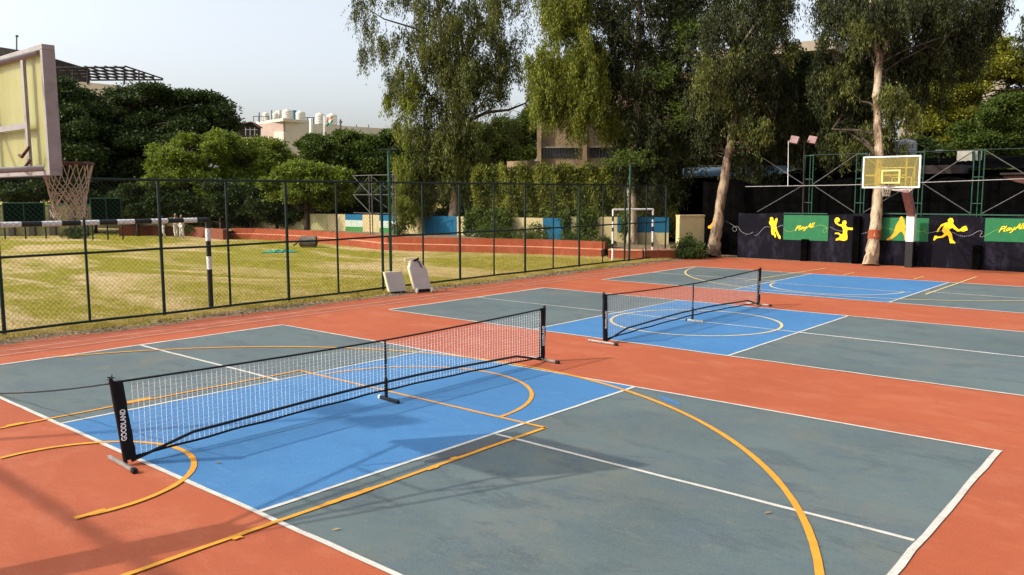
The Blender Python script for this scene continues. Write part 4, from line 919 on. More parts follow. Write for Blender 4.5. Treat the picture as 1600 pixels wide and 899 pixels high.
# pergola building left
D = 82.
t = empty('pergola_building', A(150, 130, D), 'flat roof with open dark steel pergola frame above the big dark tree', 'building')
b = MB(); P_ = [A(60, 122, D), A(180, 133, D), A(180, 150, D), A(60, 150, D)]; b.prism(P_, tuple(np.array((FW[0], FW[1], 0))*10)); b.build('wall', M['slab'], t)
b = MB()
F2 = np.array((FW[0], FW[1], 0))
pl_ = [A(70, 95, D), A(218, 110, D)]; 
for px in (86, 114, 137, 194): b = MB(); b.tube([A(px, 132, D), A(px, 96+(px-70)*.10+8, D)], .09, 6); b.build('pergola_post', M['dark_metal'], t)
b = MB(); b.tube([A(217, 126, D+8), A(217, 110, D+8)], .09, 6); b.build('pergola_post', M['dark_metal'], t)
b = MB()
for k in range(5):
    f = k/4; o_ = F2*9*f; a, c = A(70, 101, D)+o_, A(196+0*f, 118, D)+o_; a[2] = c[2] = ZY(106, D)-0*f; b.tube([a, c], .10, 6)
for i in range(9):
    f = i/8; a = A(70, 101, D)*(1-f)+A(196, 118, D)*f; a[2] = ZY(106, D)+.12; b.tube([a, a+F2*9], .08, 6)
b.build('pergola_beam', M['dark_metal'], t)
t = empty('dark_roof_building', A(10, 100, 88), 'dark brown pitched roof showing above the old basketball backboard', 'building')
b = MB(); b.prism([A(-160, 60, 88), A(-5, 73, 88), A(52, 82, 88), A(52, 130, 88), A(-160, 130, 88)], tuple(F2*12)); b.build('roof', M['dark_metal'], t)
b = MB(); b.prism([A(-160, 96, 87.8), A(12, 104, 87.8), A(12, 150, 87.8), A(-160, 150, 87.8)], tuple(F2*.15)); b.build('wall', M['pinkb'], t)
b = MB(); b.tube([A(26, 78, 88), A(26, 58, 88)], .08, 6); b.lathe(A(26.5, 57, 88), [(.05, -.1), (.2, 0), (.05, .15)], 8); b.build('roof_mast', M['grey_steel'], t)

# ============================================================ VEGETATION
def leafquads(P, Dv, L, Wd):
    """P base (n,3), Dv unit direction, L length (n,), Wd width (n,)"""
    n = len(P); r_ = rng.normal(size=(n, 3)); s = np.cross(Dv, r_); s /= np.linalg.norm(s, axis=1)[:, None]+1e-9
    tip = P+Dv*L[:, None]; mid = P+Dv*(L*.45)[:, None]
    return np.stack([P, mid+s*(Wd/2)[:, None], tip, mid-s*(Wd/2)[:, None]], 1)
def unit(v): return v/(np.linalg.norm(v, axis=1)[:, None]+1e-9)
def inblob(c, r3, n, pw=.5):
    d = unit(rng.normal(size=(n, 3))); r_ = rng.random(n)**pw; return c+d*r_[:, None]*np.array(r3)
def euc_crown(blobs, nst, leaf=.13, lw=.032, slen=(.35, 1.1), per=16, clumps=1.):
    out = []
    for c, r3, k in blobs:
        r3 = np.array(r3); n = int(nst*k*1.9); nc = max(6, int(n/20)); cc = inblob(c, r3, nc, .45)
        st_ = cc[rng.integers(0, nc, n)]+rng.normal(size=(n, 3))*np.array((.22, .22, .26))*min(1, r3.mean()*.6)*rng.uniform(.6, 1.5, (n, 1))
        ln = rng.uniform(*slen, n)
        sw = rng.normal(size=(n, 3))*.16
        tt = rng.random((n, per)); pos = st_[:, None, :]+np.array((0, 0, -1.))*(tt*ln[:, None])[:, :, None]+sw[:, None, :]*tt[:, :, None]+rng.normal(size=(n, per, 3))*.05
        pos = pos.reshape(-1, 3); dv = rng.normal(size=pos.shape)*.42; dv[:, 2] -= 1; dv = unit(dv)
        out.append(leafquads(pos, dv, rng.uniform(.7, 1.3, len(pos))*leaf, rng.uniform(.7, 1.3, len(pos))*lw))
    return np.concatenate(out)
def bush_crown(blobs, ncl, leaf=.12, lw=.07, cs=.35, per=60, flat=.55, pw=.38):
    out = []
    for c, r3, k in blobs:
        n = int(ncl*k); cc = inblob(c, r3, n, pw); sz = cs*rng.uniform(.35, 1.7, n)
        off = unit(rng.normal(size=(n, per, 3)).reshape(-1, 3)).reshape(n, per, 3)*(rng.random((n, per, 1))**.5)
        off[:, :, 2] *= flat
        pos = (cc[:, None, :]+off*sz[:, None, None]).reshape(-1, 3); dv = off.reshape(-1, 3)+rng.normal(size=pos.shape)*.6; dv[:, 2] += .1; dv = unit(dv)
        out.append(leafquads(pos, dv, rng.uniform(.7, 1.3, len(pos))*leaf, rng.uniform(.7, 1.3, len(pos))*lw))
    return np.concatenate(out)
def B(px, py, d, rx, ry, k=1., rd=None):
    """blob: pixel centre at depth d, radii in photo pixels"""
    s = d/FPX; rh = rx*s; return (A(px, py, d), ((rd or rh*.9+.2), rh, ry*s) if False else (rh, rd or rh, ry*s), k)
def limbs(trunk, tr, blobs, mat, t, name='trunk', nb=5, n=9):
    b = MB(); tp, rp = [], []
    for i in range(len(trunk)-1):
        for q_ in range(5):
            f = q_/5; j = rng.normal(size=3)*tr[i]*.06 if (i or q_) else np.zeros(3); j[2] = 0
            tp.append(np.array(trunk[i], float)*(1-f)+np.array(trunk[i+1], float)*f+j); rp.append((tr[i]*(1-f)+tr[i+1]*f)*rng.uniform(.93, 1.08))
    tp.append(np.array(trunk[-1], float)); rp.append(tr[-1]); rp[0] *= 1.22; rp[1] *= 1.08
    b.tube(tp, rp, 16, True, True, .16); b.build(name, mat, t); b = MB()
    T = [np.array(p, float) for p in trunk]
    for c, r3, k in blobs:
        # limb leaves the trunk below the blob centre
        zs = [p[2] for p in T]; z = min(max(c[2]-r3[2]*.8-.8, zs[0]+.35*(zs[-1]-zs[0])), zs[-1]-.05); i = max(0, min(len(T)-2, int(np.searchsorted(zs, z))-1)); f = (z-zs[i])/(zs[i+1]-zs[i]+1e-6); f = min(1, max(0, f)); s0 = T[i]+(T[i+1]-T[i])*f
        r0 = (tr[i]*(1-f)+tr[i+1]*f)*.36; mid = (s0+c)/2+rng.normal(size=3)*.15*np.linalg.norm(c-s0); b.tube([s0, s0*.6+mid*.4+np.array((0, 0, .1)), mid, c*.7+mid*.3, c], [r0, r0*.8, r0*.6, r0*.45, r0*.25], 7)
        for _ in range(nb):
            e = inblob(c, np.array(r3)*.9, 1, .5)[0]; f2 = rng.random(); s1_ = mid+(c-mid)*f2; m2 = (s1_+e)/2+rng.normal(size=3)*.1*np.linalg.norm(e-s1_); b.tube([s1_, m2, e], [r0*.35, r0*.2, .008], 5)
    return b.build('limbs', M['bark_dark'], t)
def tree(lab, base, trunk, tr, blobs, crownfn, leafmat, barkmat, group=None, nb=5, name='tree', cat='tree'):
    t = empty(name, (base[0], base[1], 0), lab, cat, group)
    limbs(trunk, tr, blobs, barkmat, t, nb=nb); quadmesh('crown', crownfn(blobs), leafmat, t); return t
def extra(t, blobs, fn, mat, name='crown'): quadmesh(name, fn(blobs), mat, t)

# tree 1: big weeping eucalyptus left of centre
d = 46.; base = A(708, 367, d); base[2] = .3
tr1 = [base, A(708, 335, d), A(710, 300, d), A(716, 250, d), A(716, 205, d), A(704, 140, d), A(690, 70, d), A(683, 0, d), A(680, -90, d)]
bl = [B(640, -20, d, 78, 60, .9), B(740, -30, d, 95, 60, 1.2), B(660, 60, d, 60, 60, 1.), B(770, 45, d, 62, 62, 1.4), B(715, 70, d, 60, 70, 1.2), B(650, 130, d, 42, 52, .7), B(770, 115, d, 48, 42, 1.0), B(705, 150, d, 55, 45, .9), B(660, 200, d, 42, 40, .7),
      B(700, 235, d, 50, 45, 1.), B(660, 265, d, 42, 36, .9), B(715, 268, d, 38, 32, .8), B(655, 310, d, 30, 26, .6), B(745, 300, d, 22, 30, .4), B(795, -40, d, 55, 50, .7), B(715, 210, d-1, 36, 40, .9), B(725, 130, d-1, 40, 45, .7), B(690, 60, d-1, 45, 50, .7), B(735, 250, d-.6, 26, 40, .8)]
t1 = tree('tall weeping eucalyptus with pale trunk and a long bare right limb left of centre', base, tr1, [.30, .25, .23, .21, .20, .17, .14, .10, .05], bl, lambda b_: euc_crown(b_, 235, .18, .05), M['euc'], M['bark_pale'], 'tall eucalyptus trees round the court')
b = MB(); b.tube([A(716, 208, d), A(735, 188, d-.3), A(760, 176, d-.5), A(795, 172, d-.6), A(820, 162, d-.6), A(832, 150, d-.5)], [.13, .11, .09, .07, .045, .02], 7); b.tube([A(738, 186, d-.3), A(750, 165, d-.2), A(768, 140, d)], [.06, .04, .02], 6); b.tube([A(690, 75, d), A(650, 45, d), A(600, 30, d), A(560, 5, d)], [.09, .06, .04, .01], 6); b.build('bare_limb', M['bark_dark'], t1)
extra(t1, [B(575, 25, d, 20, 25, .18), B(568, 70, d, 12, 22, .12), B(595, 60, d, 16, 40, .2), B(615, 110, d, 14, 30, .2), B(560, -5, d, 14, 12, .1), B(800, 195, d, 16, 16, .10), B(770, 190, d, 14, 10, .08), B(830, 150, d, 12, 20, .10)], lambda b_: euc_crown(b_, 260, .16, .04, (.5, 1.5)), M['euc'], 'hanging_fringe')
extra(t1, [B(628, 180, d-.8, 20, 40, .3), B(630, 270, d-.8, 22, 40, .5), B(640, 320, d-.8, 26, 22, .5), B(605, 150, d-.4, 10, 16, .1), B(640, 130, d-1, 22, 40, .2)], lambda b_: euc_crown(b_, 300, .16, .045, (.3, .9)), M['euc_sunlit'], 'sunlit_fringe')

# tree 2: broad tree over the vine screen
d = 39.5; base = A(988, 392, d); base[2] = 0
tr2 = [base, A(988, 340, d), A(986, 290, d), A(990, 230, d), A(996, 150, d), A(998, 70, d), A(1000, 0, d), A(1000, -90, d)]
bl = [B(930, -10, d, 60, 50, 1.), B(1020, -20, d, 80, 60, 1.3), B(960, 60, d, 60, 55, 1.2), B(1050, 60, d, 60, 60, 1.3), B(1000, 130, d, 60, 55, 1.3), B(1070, 140, d, 45, 60, 1.2), B(1010, 205, d, 55, 45, 1.1), B(1065, 230, d, 45, 45, 1.1), B(995, 262, d, 32, 24, .5), B(1035, 285, d, 40, 24, .7), B(940, 130, d, 35, 50, .8), B(1080, 20, d, 40, 50, .9)]
t2 = tree('wide dense tree with pale lower trunk hanging over the vine screen', base, tr2, [.25, .22, .20, .19, .17, .14, .1, .05], bl, lambda b_: np.concatenate([euc_crown(b_, 260, .16, .045, (.25, .8)), bush_crown(b_, 60, .13, .05, .45, 60)]), M['euc_shaded'], M['bark_pale'], 'tall eucalyptus trees round the court')
extra(t2, [B(880, 20, d-1, 30, 35, .8), B(865, 95, d-1, 38, 40, 1.1), B(915, 90, d-1.2, 40, 50, 1.1), B(875, 135, d-1, 45, 38, 1.0), B(925, 140, d-1.2, 35, 32, .7), B(848, 150, d-1, 20, 30, .4), B(890, 175, d-1, 34, 24, .4), B(840, 110, d-.6, 22, 40, .5), B(855, 0, d-.6, 26, 26, .35), B(950, 185, d-.4, 30, 26, .5), B(905, 10, d-1, 35, 30, .7)], lambda b_: euc_crown(b_, 330, .16, .045, (.4, 1.2)), M['euc_sunlit'], 'sunlit_branches')
extra(t2, [B(1080, 60, d-1.6, 30, 36, .4), B(1060, 180, d-1.6, 26, 24, .2), B(990, 250, d-1.6, 50, 14, .3), B(1040, 120, d-1.6, 40, 20, .2)], lambda b_: bush_crown(b_, 90, .14, .05, .4, 50), M['mid_leaf'], 'leafy_sprays')

# tree 3: leaning tree
d = 35.; base = G(1113, 402)
d0 = float((base-CAM) @ FW)
tr3 = [base, A(1117, 375, d0), A(1122, 345, d0), A(1127, 310, d0), A(1134, 265, d0), A(1141, 225, d0), A(1146, 190, d0), A(1160, 130, d0), A(1176, 80, d0), A(1186, 30, d0), A(1200, -60, d0)]
bl = [B(1130, 60, 35.5, 50, 60, 1.), B(1185, 60, 36, 40, 60, .9), B(1115, 150, 36, 40, 50, 1.), B(1175, 150, 36, 45, 50, 1.), B(1150, -20, 36, 60, 40, 1.), B(1220, 130, 36.5, 26, 45, .5), B(1205, 205, 36.5, 40, 28, .5), B(1110, 200, 37, 30, 28, .5), B(1215, 0, 36, 40, 26, .4), B(1180, 260, 37, 50, 22, .4), B(1150, 120, 34.3, 30, 40, .35), B(1180, 60, 34.3, 30, 50, .45), B(1195, 0, 34.3, 34, 34, .5), B(1230, 190, 37, 45, 40, .8), B(1270, 180, 38, 34, 50, .6)]
t3 = tree('leaning eucalyptus with rough tan trunk at the left end of the mural wall', base, tr3, [.34, .25, .22, .20, .17, .155, .14, .11, .09, .07, .03], bl, lambda b_: euc_crown(b_, 330, .15, .04, (.3, 1.0)), M['euc_shaded'], M['bark_tan'], 'tall eucalyptus trees round the court')
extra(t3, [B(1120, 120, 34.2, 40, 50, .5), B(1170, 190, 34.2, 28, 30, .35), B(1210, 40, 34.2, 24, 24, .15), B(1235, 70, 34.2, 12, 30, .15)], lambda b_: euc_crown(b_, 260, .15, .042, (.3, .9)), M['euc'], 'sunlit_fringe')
b = MB(); b.tube([A(1160, 130, d0), A(1150, 100, d0-.4), A(1158, 70, d0-.6), A(1180, 40, d0-.5), A(1195, 0, d0-.5)], [.08, .07, .06, .05, .03], 7); b.build('pale_limb', M['bark_pale'], t3); b = MB(); b.tube([A(1146, 222, d0), A(1165, 222, d0-.3), A(1172, 240, d0-.4)], [.03, .02, .008], 5); b.build('pale_limb', M['bark_pale'], t3)

# tree 4: straight pale trunk behind the backboard
base = PL(1360, 418, 1, 25.72); base[2] = 0; d0 = float((base-CAM) @ FW)
tr4 = [base, A(1364, 385, d0), A(1369, 345, d0), A(1372, 300, d0), A(1375, 250, d0), A(1372, 200, d0), A(1370, 150, d0), A(1374, 90, d0), A(1366, 60, d0), A(1362, 20, d0), A(1358, -60, d0)]
bl = [B(1320, 10, 33, 48, 48, 1.), B(1400, 0, 33, 60, 50, 1.2), B(1470, 10, 33, 60, 50, 1.3), B(1530, -5, 33, 45, 40, .8), B(1300, 110, 34, 32, 50, .9), B(1340, 150, 34.5, 34, 50, .9), B(1310, 200, 34.5, 36, 36, .8), B(1410, 75, 33, 36, 36, .9), B(1455, 70, 33, 36, 34, .9), B(1500, 55, 33, 26, 30, .5), B(1345, 80, 34, 30, 40, .7), B(1360, 0, 32, 45, 45, .8), B(1385, 120, 33.5, 30, 34, .5), B(1290, 180, 36, 40, 60, .8), B(1375, 10, 31, 50, 34, .7)]
t4 = tree('tall eucalyptus with straight pale trunk and red band behind the far backboard', base, tr4, [.26, .225, .20, .18, .17, .155, .14, .12, .09, .07, .04], bl, lambda b_: euc_crown(b_, 360, .15, .04, (.4, 1.2)), M['euc_shaded'], M['bark_pale'], 'tall eucalyptus trees round the court')
b = MB(); b.tube([A(1374, 92, d0), A(1383, 75, d0), A(1392, 50, d0), A(1400, 0, d0)], [.12, .09, .07, .03], 8); b.build('fork_limb', M['bark_pale'], t4)
b = MB(); k0, k1 = np.array(tr4[1]), np.array(tr4[2]); b.tube([k0+(k1-k0)*f for f in (.28, .45, .62)], [.238, .236, .232], 14, True, True, .04); b.build('painted_band', M['red_wall'], t4)
extra(t4, [B(1545, 30, 33, 14, 40, .15), B(1525, 65, 33, 12, 24, .12), B(1480, 105, 33, 12, 22, .1), B(1440, 120, 33, 14, 26, .14), B(1410, 130, 33, 16, 30, .2), B(1285, 60, 33.5, 12, 30, .14), B(1560, 10, 33, 18, 14, .12), B(1598, 30, 30, 8, 24, .06)], lambda b_: euc_crown(b_, 300, .15, .038, (.6, 1.6)), M['euc_shaded'], 'hanging_fringe')
extra(t4, [B(1400, 160, 31, 28, 38, .4), B(1330, 200, 33.2, 30, 34, .3), B(1395, 215, 31.5, 26, 28, .35), B(1320, 130, 33, 26, 40, .2), B(1430, 180, 31, 12, 22, .1), B(1350, 30, 31, 40, 40, .2)], lambda b_: euc_crown(b_, 240, .15, .042, (.3, .9)), M['euc'], 'sunlit_fringe')

# round-crowned trees: (label, depth, trunk px, base y, blobs, leaf, ncl, kw)
def rt_(lab, d, px, blobs, mat, ncl, leaf=.2, lw=.12, cs=.6, per=60, grp='leafy trees beyond the field', flat=.5, tr_=.25, bk='bark_dark'):
    base = A(px, 366, d); base[2] = 0; zt = max(b_[1] for b_ in [(0, ZY(y, d)) for _, y, *_ in blobs]); zt = max(ZY(y, d) for _, y, *_ in blobs)
    trunk = [base, A(px+3, 350, d)*1, A(px-2, 300, d)*1]; trunk = [np.array((base[0], base[1], 0)), np.array((base[0]+.1, base[1], zt*.35)), np.array((base[0]-.1, base[1]+.1, zt*.7)), np.array((base[0], base[1], zt))]
    bl = []
    for x, y, rx, ry, k, dd in blobs:
        for q_ in range(17):
            a_ = rng.random()*6.28; r_ = rng.random()**.5*1.0; f_ = rng.uniform(.16, .5)
            bl.append(B(x+math.cos(a_)*r_*rx, y+math.sin(a_)*r_*ry*.9, d+dd+rng.uniform(-1, 1)*rx*d/FPX*.7, rx*f_, ry*f_*.8, k*.13*(.5+f_*2)))
    return tree(lab, base, trunk, [tr_, tr_*.85, tr_*.6, tr_*.25], bl, lambda b_: bush_crown(b_, ncl, leaf, lw, cs*.8, per, flat, .55), M[mat], M[bk], grp, nb=1)
rt_('big dark spreading tree with layered crown at upper left beside the backboard', 64, 210, [(120, 165, 45, 30, .8, 0), (180, 170, 55, 38, 1.2, 0), (250, 165, 55, 36, 1.2, 0), (305, 175, 42, 32, .9, 1), (330, 200, 28, 22, .5, 1), (150, 220, 60, 40, 1.2, -1), (230, 225, 65, 40, 1.3, -2), (290, 215, 45, 35, .8, 0), (130, 265, 50, 35, 1., -1), (200, 275, 50, 35, 1., -2)], 'dark_leaf', 190, .24, .12, 1.0, 85, flat=.30, tr_=.5)
rt_('dark tree filling the gap between the backboard and the big dark tree', 60, 60, [(100, 150, 30, 26, .6, 0), (60, 200, 60, 50, 1.2, 0), (110, 230, 35, 50, 1., -2), (30, 270, 70, 40, 1.2, 0), (110, 290, 40, 26, .8, -2), (-20, 230, 50, 60, .8, 0)], 'dark_leaf', 150, .22, .12, .8, 75)
rt_('light green bushy tree lit by the sun, just right of the big dark tree', 56, 300, [(285, 235, 40, 30, 1., 0), (330, 232, 40, 28, 1., 0), (300, 285, 50, 34, 1.2, 0), (258, 280, 30, 30, .7, 0), (340, 295, 40, 34, 1., 0), (310, 322, 54, 14, .6, 0)], 'light_leaf', 170, .18, .10, .55, 70)
rt_('light green bushy tree below the dark open roof shed', 58, 385, [(355, 236, 36, 22, 1., 1), (410, 242, 40, 20, 1., 1), (385, 275, 52, 34, 1.3, 0), (430, 268, 40, 30, 1., 0), (375, 310, 44, 22, .8, 0)], 'light_leaf', 170, .18, .10, .55, 70)
rt_('low bright green tree under the white tank building', 52, 480, [(475, 270, 36, 20, 1., -1), (515, 280, 34, 18, .8, -1), (470, 300, 36, 20, .9, -1), (440, 290, 28, 24, .7, 0), (520, 308, 34, 16, .6, 0)], 'light_leaf', 160, .17, .10, .5, 70)
rt_('rounded darker green tree in front of the tank building right half', 58, 520, [(495, 230, 28, 18, .8, 0), (535, 227, 34, 20, 1.1, 0), (562, 248, 34, 24, 1., 0), (520, 255, 34, 22, .9, 0), (560, 290, 40, 26, .9, 0), (530, 320, 40, 20, .7, 1)], 'mid_leaf', 180, .17, .10, .5, 70)
rt_('loose dark green tree behind the tall pole with the crossbar', 70, 600, [(590, 225, 28, 20, .9, 0), (612, 245, 24, 28, .8, 0), (585, 270, 34, 26, .9, 0), (605, 310, 38, 26, .8, 0), (640, 270, 30, 50, .8, 0)], 'mid_leaf', 150, .2, .12, .6, 65)
rt_('mid green tree behind the eucalyptus seen below its bare limb', 62, 770, [(740, 220, 36, 26, 1., 0), (790, 215, 36, 26, 1., 0), (830, 205, 28, 22, .6, 1), (760, 260, 44, 26, 1., 0), (810, 250, 36, 30, 1., 0), (700, 250, 40, 40, .7, 0), (840, 190, 26, 22, .5, 2)], 'mid_leaf', 170, .18, .10, .6, 70)
for x, y, rx, ry, k, lab in [(150, 318, 40, 22, .8, 'beside the end of the pier wall'), (20, 300, 60, 14, .7, 'above the pier wall at the left edge')]:
    rt_('low dark shaded tree '+lab, 59, x, [(x, y, rx, ry, k, 0)], 'dark_leaf', 330, .17, .10, .5, 70, grp='low dark trees along the boundary wall', tr_=.12)
for x, y, rx, ry, k, dd, lab in [(215, 318, 34, 26, .9, 0, 'behind the goal crossbar left of the people in white'), (258, 316, 30, 28, .9, 0, 'right behind the people in white'), (300, 322, 34, 26, .9, 0, 'behind the end block of the shorter terracotta wall'), (345, 316, 34, 30, .9, -1, 'behind the striped goal post'), (392, 322, 32, 28, .9, -1, 'below the dark open roof shed'), (432, 316, 32, 30, .9, -2, 'behind the turquoise tarpaulin'), (475, 323, 30, 26, .8, -2, 'behind the pitch roller'), (520, 316, 34, 28, .8, -2, 'left of the scaffold tower'), (580, 318, 34, 26, .8, -1, 'right behind the scaffold tower'), (650, 316, 34, 30, .9, -2, 'just left of the weeping eucalyptus trunk'), (715, 318, 40, 30, 1., -1, 'behind the weeping eucalyptus trunk')]:
    rt_('low dark shaded tree '+lab, 55+dd, x, [(x, y, rx, ry, k, 0)], 'dark_leaf', 330, .17, .10, .5, 70, grp='low dark trees along the boundary wall', tr_=.12)
rt_('tall yellow-green tree at the right behind the hanging eucalyptus', 52, 1520, [(1500, 110, 50, 34, .9, 0), (1560, 100, 50, 36, .9, 0), (1620, 110, 40, 40, .8, 0), (1470, 160, 45, 40, 1., 0), (1540, 165, 60, 36, 1.2, 0), (1610, 180, 40, 40, .8, 0), (1450, 205, 40, 30, .8, 0), (1510, 215, 50, 24, .8, 0)], 'olive_leaf', 200, .18, .09, .6, 75, 'leafy trees behind the right side')
rt_('glossy dark green tree at the right edge above the brick shed', 40, 1570, [(1575, 175, 36, 28, .9, 0), (1610, 200, 36, 40, 1., 0), (1560, 215, 45, 30, 1., 0), (1545, 245, 36, 18, .6, 1), (1590, 260, 36, 26, .9, 0), (1520, 220, 30, 24, .6, 1)], 'mid_leaf', 190, .15, .07, .45, 70, 'leafy trees behind the right side')
rt_('dark tree mass filling behind the leaning tree and the taller building foot', 46, 1200, [(1200, 250, 60, 30, 1., 0), (1270, 230, 50, 40, 1., 1), (1310, 260, 50, 30, 1., 1), (1250, 180, 30, 40, .6, 2), (1120, 250, 45, 26, .8, 2), (1070, 240, 34, 30, .8, 2), (1160, 200, 50, 40, .8, 2), (1330, 210, 40, 40, .8, 1), (1300, 150, 50, 60, 1.2, -8), (1280, 225, 46, 40, 1., -7), (1245, 115, 24, 30, .5, -8)], 'dark_leaf', 150, .16, .09, .5, 70, 'leafy trees behind the right side')
rt_('dim dark tree behind the black shed below the yellow-green tree', 47, 1440, [(1440, 245, 40, 26, .9, 0), (1490, 255, 45, 22, .9, 0), (1550, 280, 50, 22, .8, -4)], 'dark_leaf', 150, .16, .09, .5, 70, 'leafy trees behind the right side')

# vine screen
t = empty('vine_screen', A(880, 330, 42), 'tall screen thickly covered with hanging green vines above the boundary wall', 'vine screen')
pv0, pv1 = A(748, 340, 45.0), A(1062, 340, 40.6); L = pv1-pv0; dv = L/np.linalg.norm(L[:2]); nn = np.array((-dv[1], dv[0], 0)); nn = nn if nn @ FW < 0 else -nn
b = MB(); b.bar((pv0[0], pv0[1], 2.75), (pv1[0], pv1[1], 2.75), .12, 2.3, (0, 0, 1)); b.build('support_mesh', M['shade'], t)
n = 8500; f = rng.random(n); z0_ = 1.35+2.95*rng.random(n)**.85+.15*np.sin(f*57); bulge = .30+.10*np.sin(f*31+1)+.09*np.sin(f*73+z0_*2)+.08*np.sin(f*17-z0_*3)+rng.random(n)*.35
Pn = pv0[None, :]*(1-f[:, None])+pv1[None, :]*f[:, None]; Pn[:, 2] = z0_; Pn = Pn+nn*bulge[:, None]
per = 14; tt = rng.random((n, per)); ln = rng.uniform(.25, .9, n)
pos = Pn[:, None, :]+np.array((0, 0, -1.))*(tt*ln[:, None])[:, :, None]+rng.normal(size=(n, per, 3))*.06; pos = pos.reshape(-1, 3)
dd = rng.normal(size=pos.shape)*.6+nn*.4; dd[:, 2] -= .8
quadmesh('vine_leaves', leafquads(pos, unit(dd), rng.uniform(.07, .15, len(pos)), rng.uniform(.05, .10, len(pos))), M['vine'], t)
n = 1250; f = rng.choice(rng.random(15)*.85, n)+rng.normal(size=n)*.010; z0_ = .9+1.1*rng.random(n)**.7; Pn = pv0[None, :]*(1-f[:, None])+pv1[None, :]*f[:, None]; Pn[:, 2] = z0_; Pn = Pn+nn*(1.75+rng.random(n)*.4)[:, None]
tt = rng.random((n, per)); ln = rng.uniform(.3, .9, n); pos = (Pn[:, None, :]+np.array((0, 0, -1.))*(tt*ln[:, None])[:, :, None]+rng.normal(size=(n, per, 3))*.07).reshape(-1, 3); dd = rng.normal(size=pos.shape)*.6; dd[:, 2] -= .6
quadmesh('trailing_vines', leafquads(pos, unit(dd), rng.uniform(.07, .15, len(pos)), rng.uniform(.05, .10, len(pos))), M['mid_leaf'], t)

# shrubs
def shrub(lab, c, r3, n, mat, leaf=.09, lw=.045, grp='shrubs along the walls'):
    t = empty('shrub', (c[0], c[1], 0), lab, 'shrub', grp); cc = np.array((c[0], c[1], c[2]+r3[2]*.8)); bl = [(cc, r3, 1.)]
    b = MB()
    for _ in range(9): e = inblob(cc, np.array(r3)*.9, 1)[0]; b.tube([(c[0], c[1], c[2]), ((c[0]+e[0])/2, (c[1]+e[1])/2, (c[2]+e[2])/2+.05), e], [.02, .014, .006], 5)
    b.build('stem', M['bark_dark'], t); quadmesh('foliage', bush_crown(bl, n, leaf, lw, .16, 34, .8, .5), mat, t)
shrub('dark bushy shrub on the court edge before the cream block wall', G(1078, 404), (.75, .7, .42), 170, M['dark_leaf'])
shrub('taller sparse shrub sticking up in front of the cream block wall', G(1070, 402)+np.array((0, .3, 0)), (.35, .3, .60), 40, M['mid_leaf'])
for i, (px, py, d, rx, rz, lab) in enumerate(((835, 368, 39.6, 1.2, .55, 'leafy shrub behind the terracotta wall under the vine screen, right clump'), (775, 365, 41.5, 1.3, .55, 'leafy shrub behind the terracotta wall near the pale eucalyptus trunk'), (900, 372, 38.5, .8, .35, 'low shrub against the cream wall left of the thin goal'), (622, 352, 45.5, .6, .6, 'small shrub before the green mural section behind the tall pole'), (945, 392, 37.2, .5, .25, 'dry low shrub at the foot of the pale trunk'), (310, 350, 54.5, 1.6, .6, 'dark shrub by the people in white'), (118, 362, 52, 1.2, .35, 'low dark shrub at the foot of the pier wall'))):
    c = A(px, py, d); c[2] = .3 if d < 50 and px > 560 else 0; shrub(lab, c, (rx, rx*.7, rz), int(90*rx), M['mid_leaf'] if i < 5 else M['dark_leaf'])

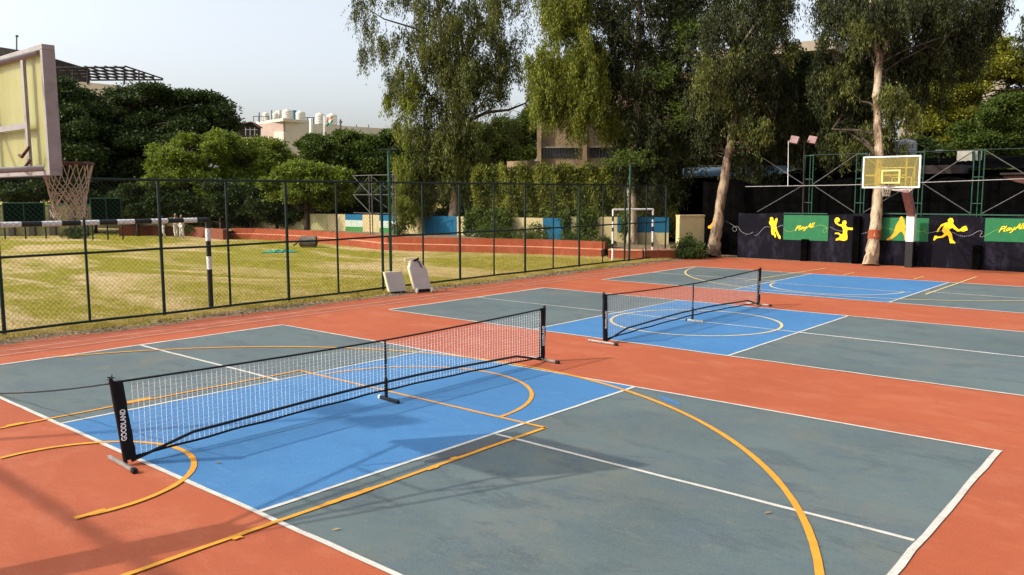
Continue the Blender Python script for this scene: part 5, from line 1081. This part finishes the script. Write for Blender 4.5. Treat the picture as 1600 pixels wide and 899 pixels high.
# dry grass edge along the fence
n = 90000; v = rng.uniform(-8, 25.2, n); u = -9.15-np.where(rng.random(n) < .35, rng.gamma(1.6, .28, n), rng.exponential(4., n))+.1*np.sin(v*3); P_ = np.stack([u, v, np.full(n, -.01)], 1)
dd = rng.normal(size=(n, 3))*.5; dd[:, 2] = 1; q = leafquads(P_, unit(dd), rng.uniform(.03, .10, n), rng.uniform(.006, .014, n))
o = quadmesh('grass', q, M['straw']); tag(o, kind='stuff')
n = 3200; v = rng.uniform(-8, 25.2, n); u = -8.85+rng.normal(size=n)*.18+.08*np.sin(v*2.3); P_ = np.stack([u, v, np.full(n, .004)], 1)
dd = rng.normal(size=(n, 3)); dd[:, 2] = np.abs(dd[:, 2])*.25; q = leafquads(P_, unit(dd), rng.uniform(.03, .09, n), rng.uniform(.015, .04, n))
M['litter'] = leaf('dry_leaf_litter', C(.05, .03, .02), C(.16, .10, .05), C(.38, .28, .15), .1)
tag(quadmesh('leaf_litter', q, M['litter']), kind='stuff')
for i, (px, py) in enumerate(((525, 826), (340, 722), (612, 640), (1200, 800))):
    c = G(px, py, .02); a = random.uniform(0, 3); b = MB(); L_ = .045; dx, dy = math.cos(a)*L_, math.sin(a)*L_; s_ = .012
    b.add([(c[0]-dx, c[1]-dy, .013), (c[0]-dy*s_/L_, c[1]+dx*s_/L_, .022), (c[0]+dx, c[1]+dy, .018), (c[0]+dy*s_/L_, c[1]-dx*s_/L_, .014)], [[0, 1, 2, 3]])
    tag(b.build('fallen_leaf', M['litter']), ('tiny dry leaf on the grey court below the long yellow line', 'tiny dry leaf on the blue court beside the small yellow arc', 'tiny dry leaf on the blue court by the centre foot of the nearer net', 'tiny dry leaf by the white line left of the big yellow arc')[i], 'leaf', 'dry leaves on the court')

# things outside the frame whose shadows fall into it
t = empty('light_mast', (-6.6, -10.1, 0), 'tall floodlight mast outside the left edge casting its shadow on the court', 'light mast')
b = MB(); b.tube([(-6.6, -10.1, 0), (-6.6, -10.1, 8.8)], [.07, .05], 10); b.build('mast', M['green_steel'], t)
for s in (-.45, .45):
    b = MB(); b.box((-6.6+s, -10.0, 8.85), (.5, .25, .42), Matrix.Rotation(R(-30), 4, 'X'), .01); b.build('lamp_housing', M['arm'], t)
b = MB(); b.tube([(-7.2, -10.1, 8.7), (-6.0, -10.1, 8.7)], .035, 8); b.build('crossarm', M['green_steel'], t)
t = empty('added_shadow_pipe', (-4, -9.6, 0), 'unseen overhead pipe on two posts added behind the camera to cast a straight shadow', 'shadow_caster')  # unseen pipe added to throw the straight shadow across the court
b = MB(); b.tube([(-12, -9.6, 5.05), (3.6, -9.6, 5.05)], .06, 10); b.build('crossbar', M['green_steel'], t)
for x in (-12, 3.6): b = MB(); b.tube([(x, -9.6, 0), (x, -9.6, 5.05)], .07, 10); b.build('post', M['green_steel'], t)
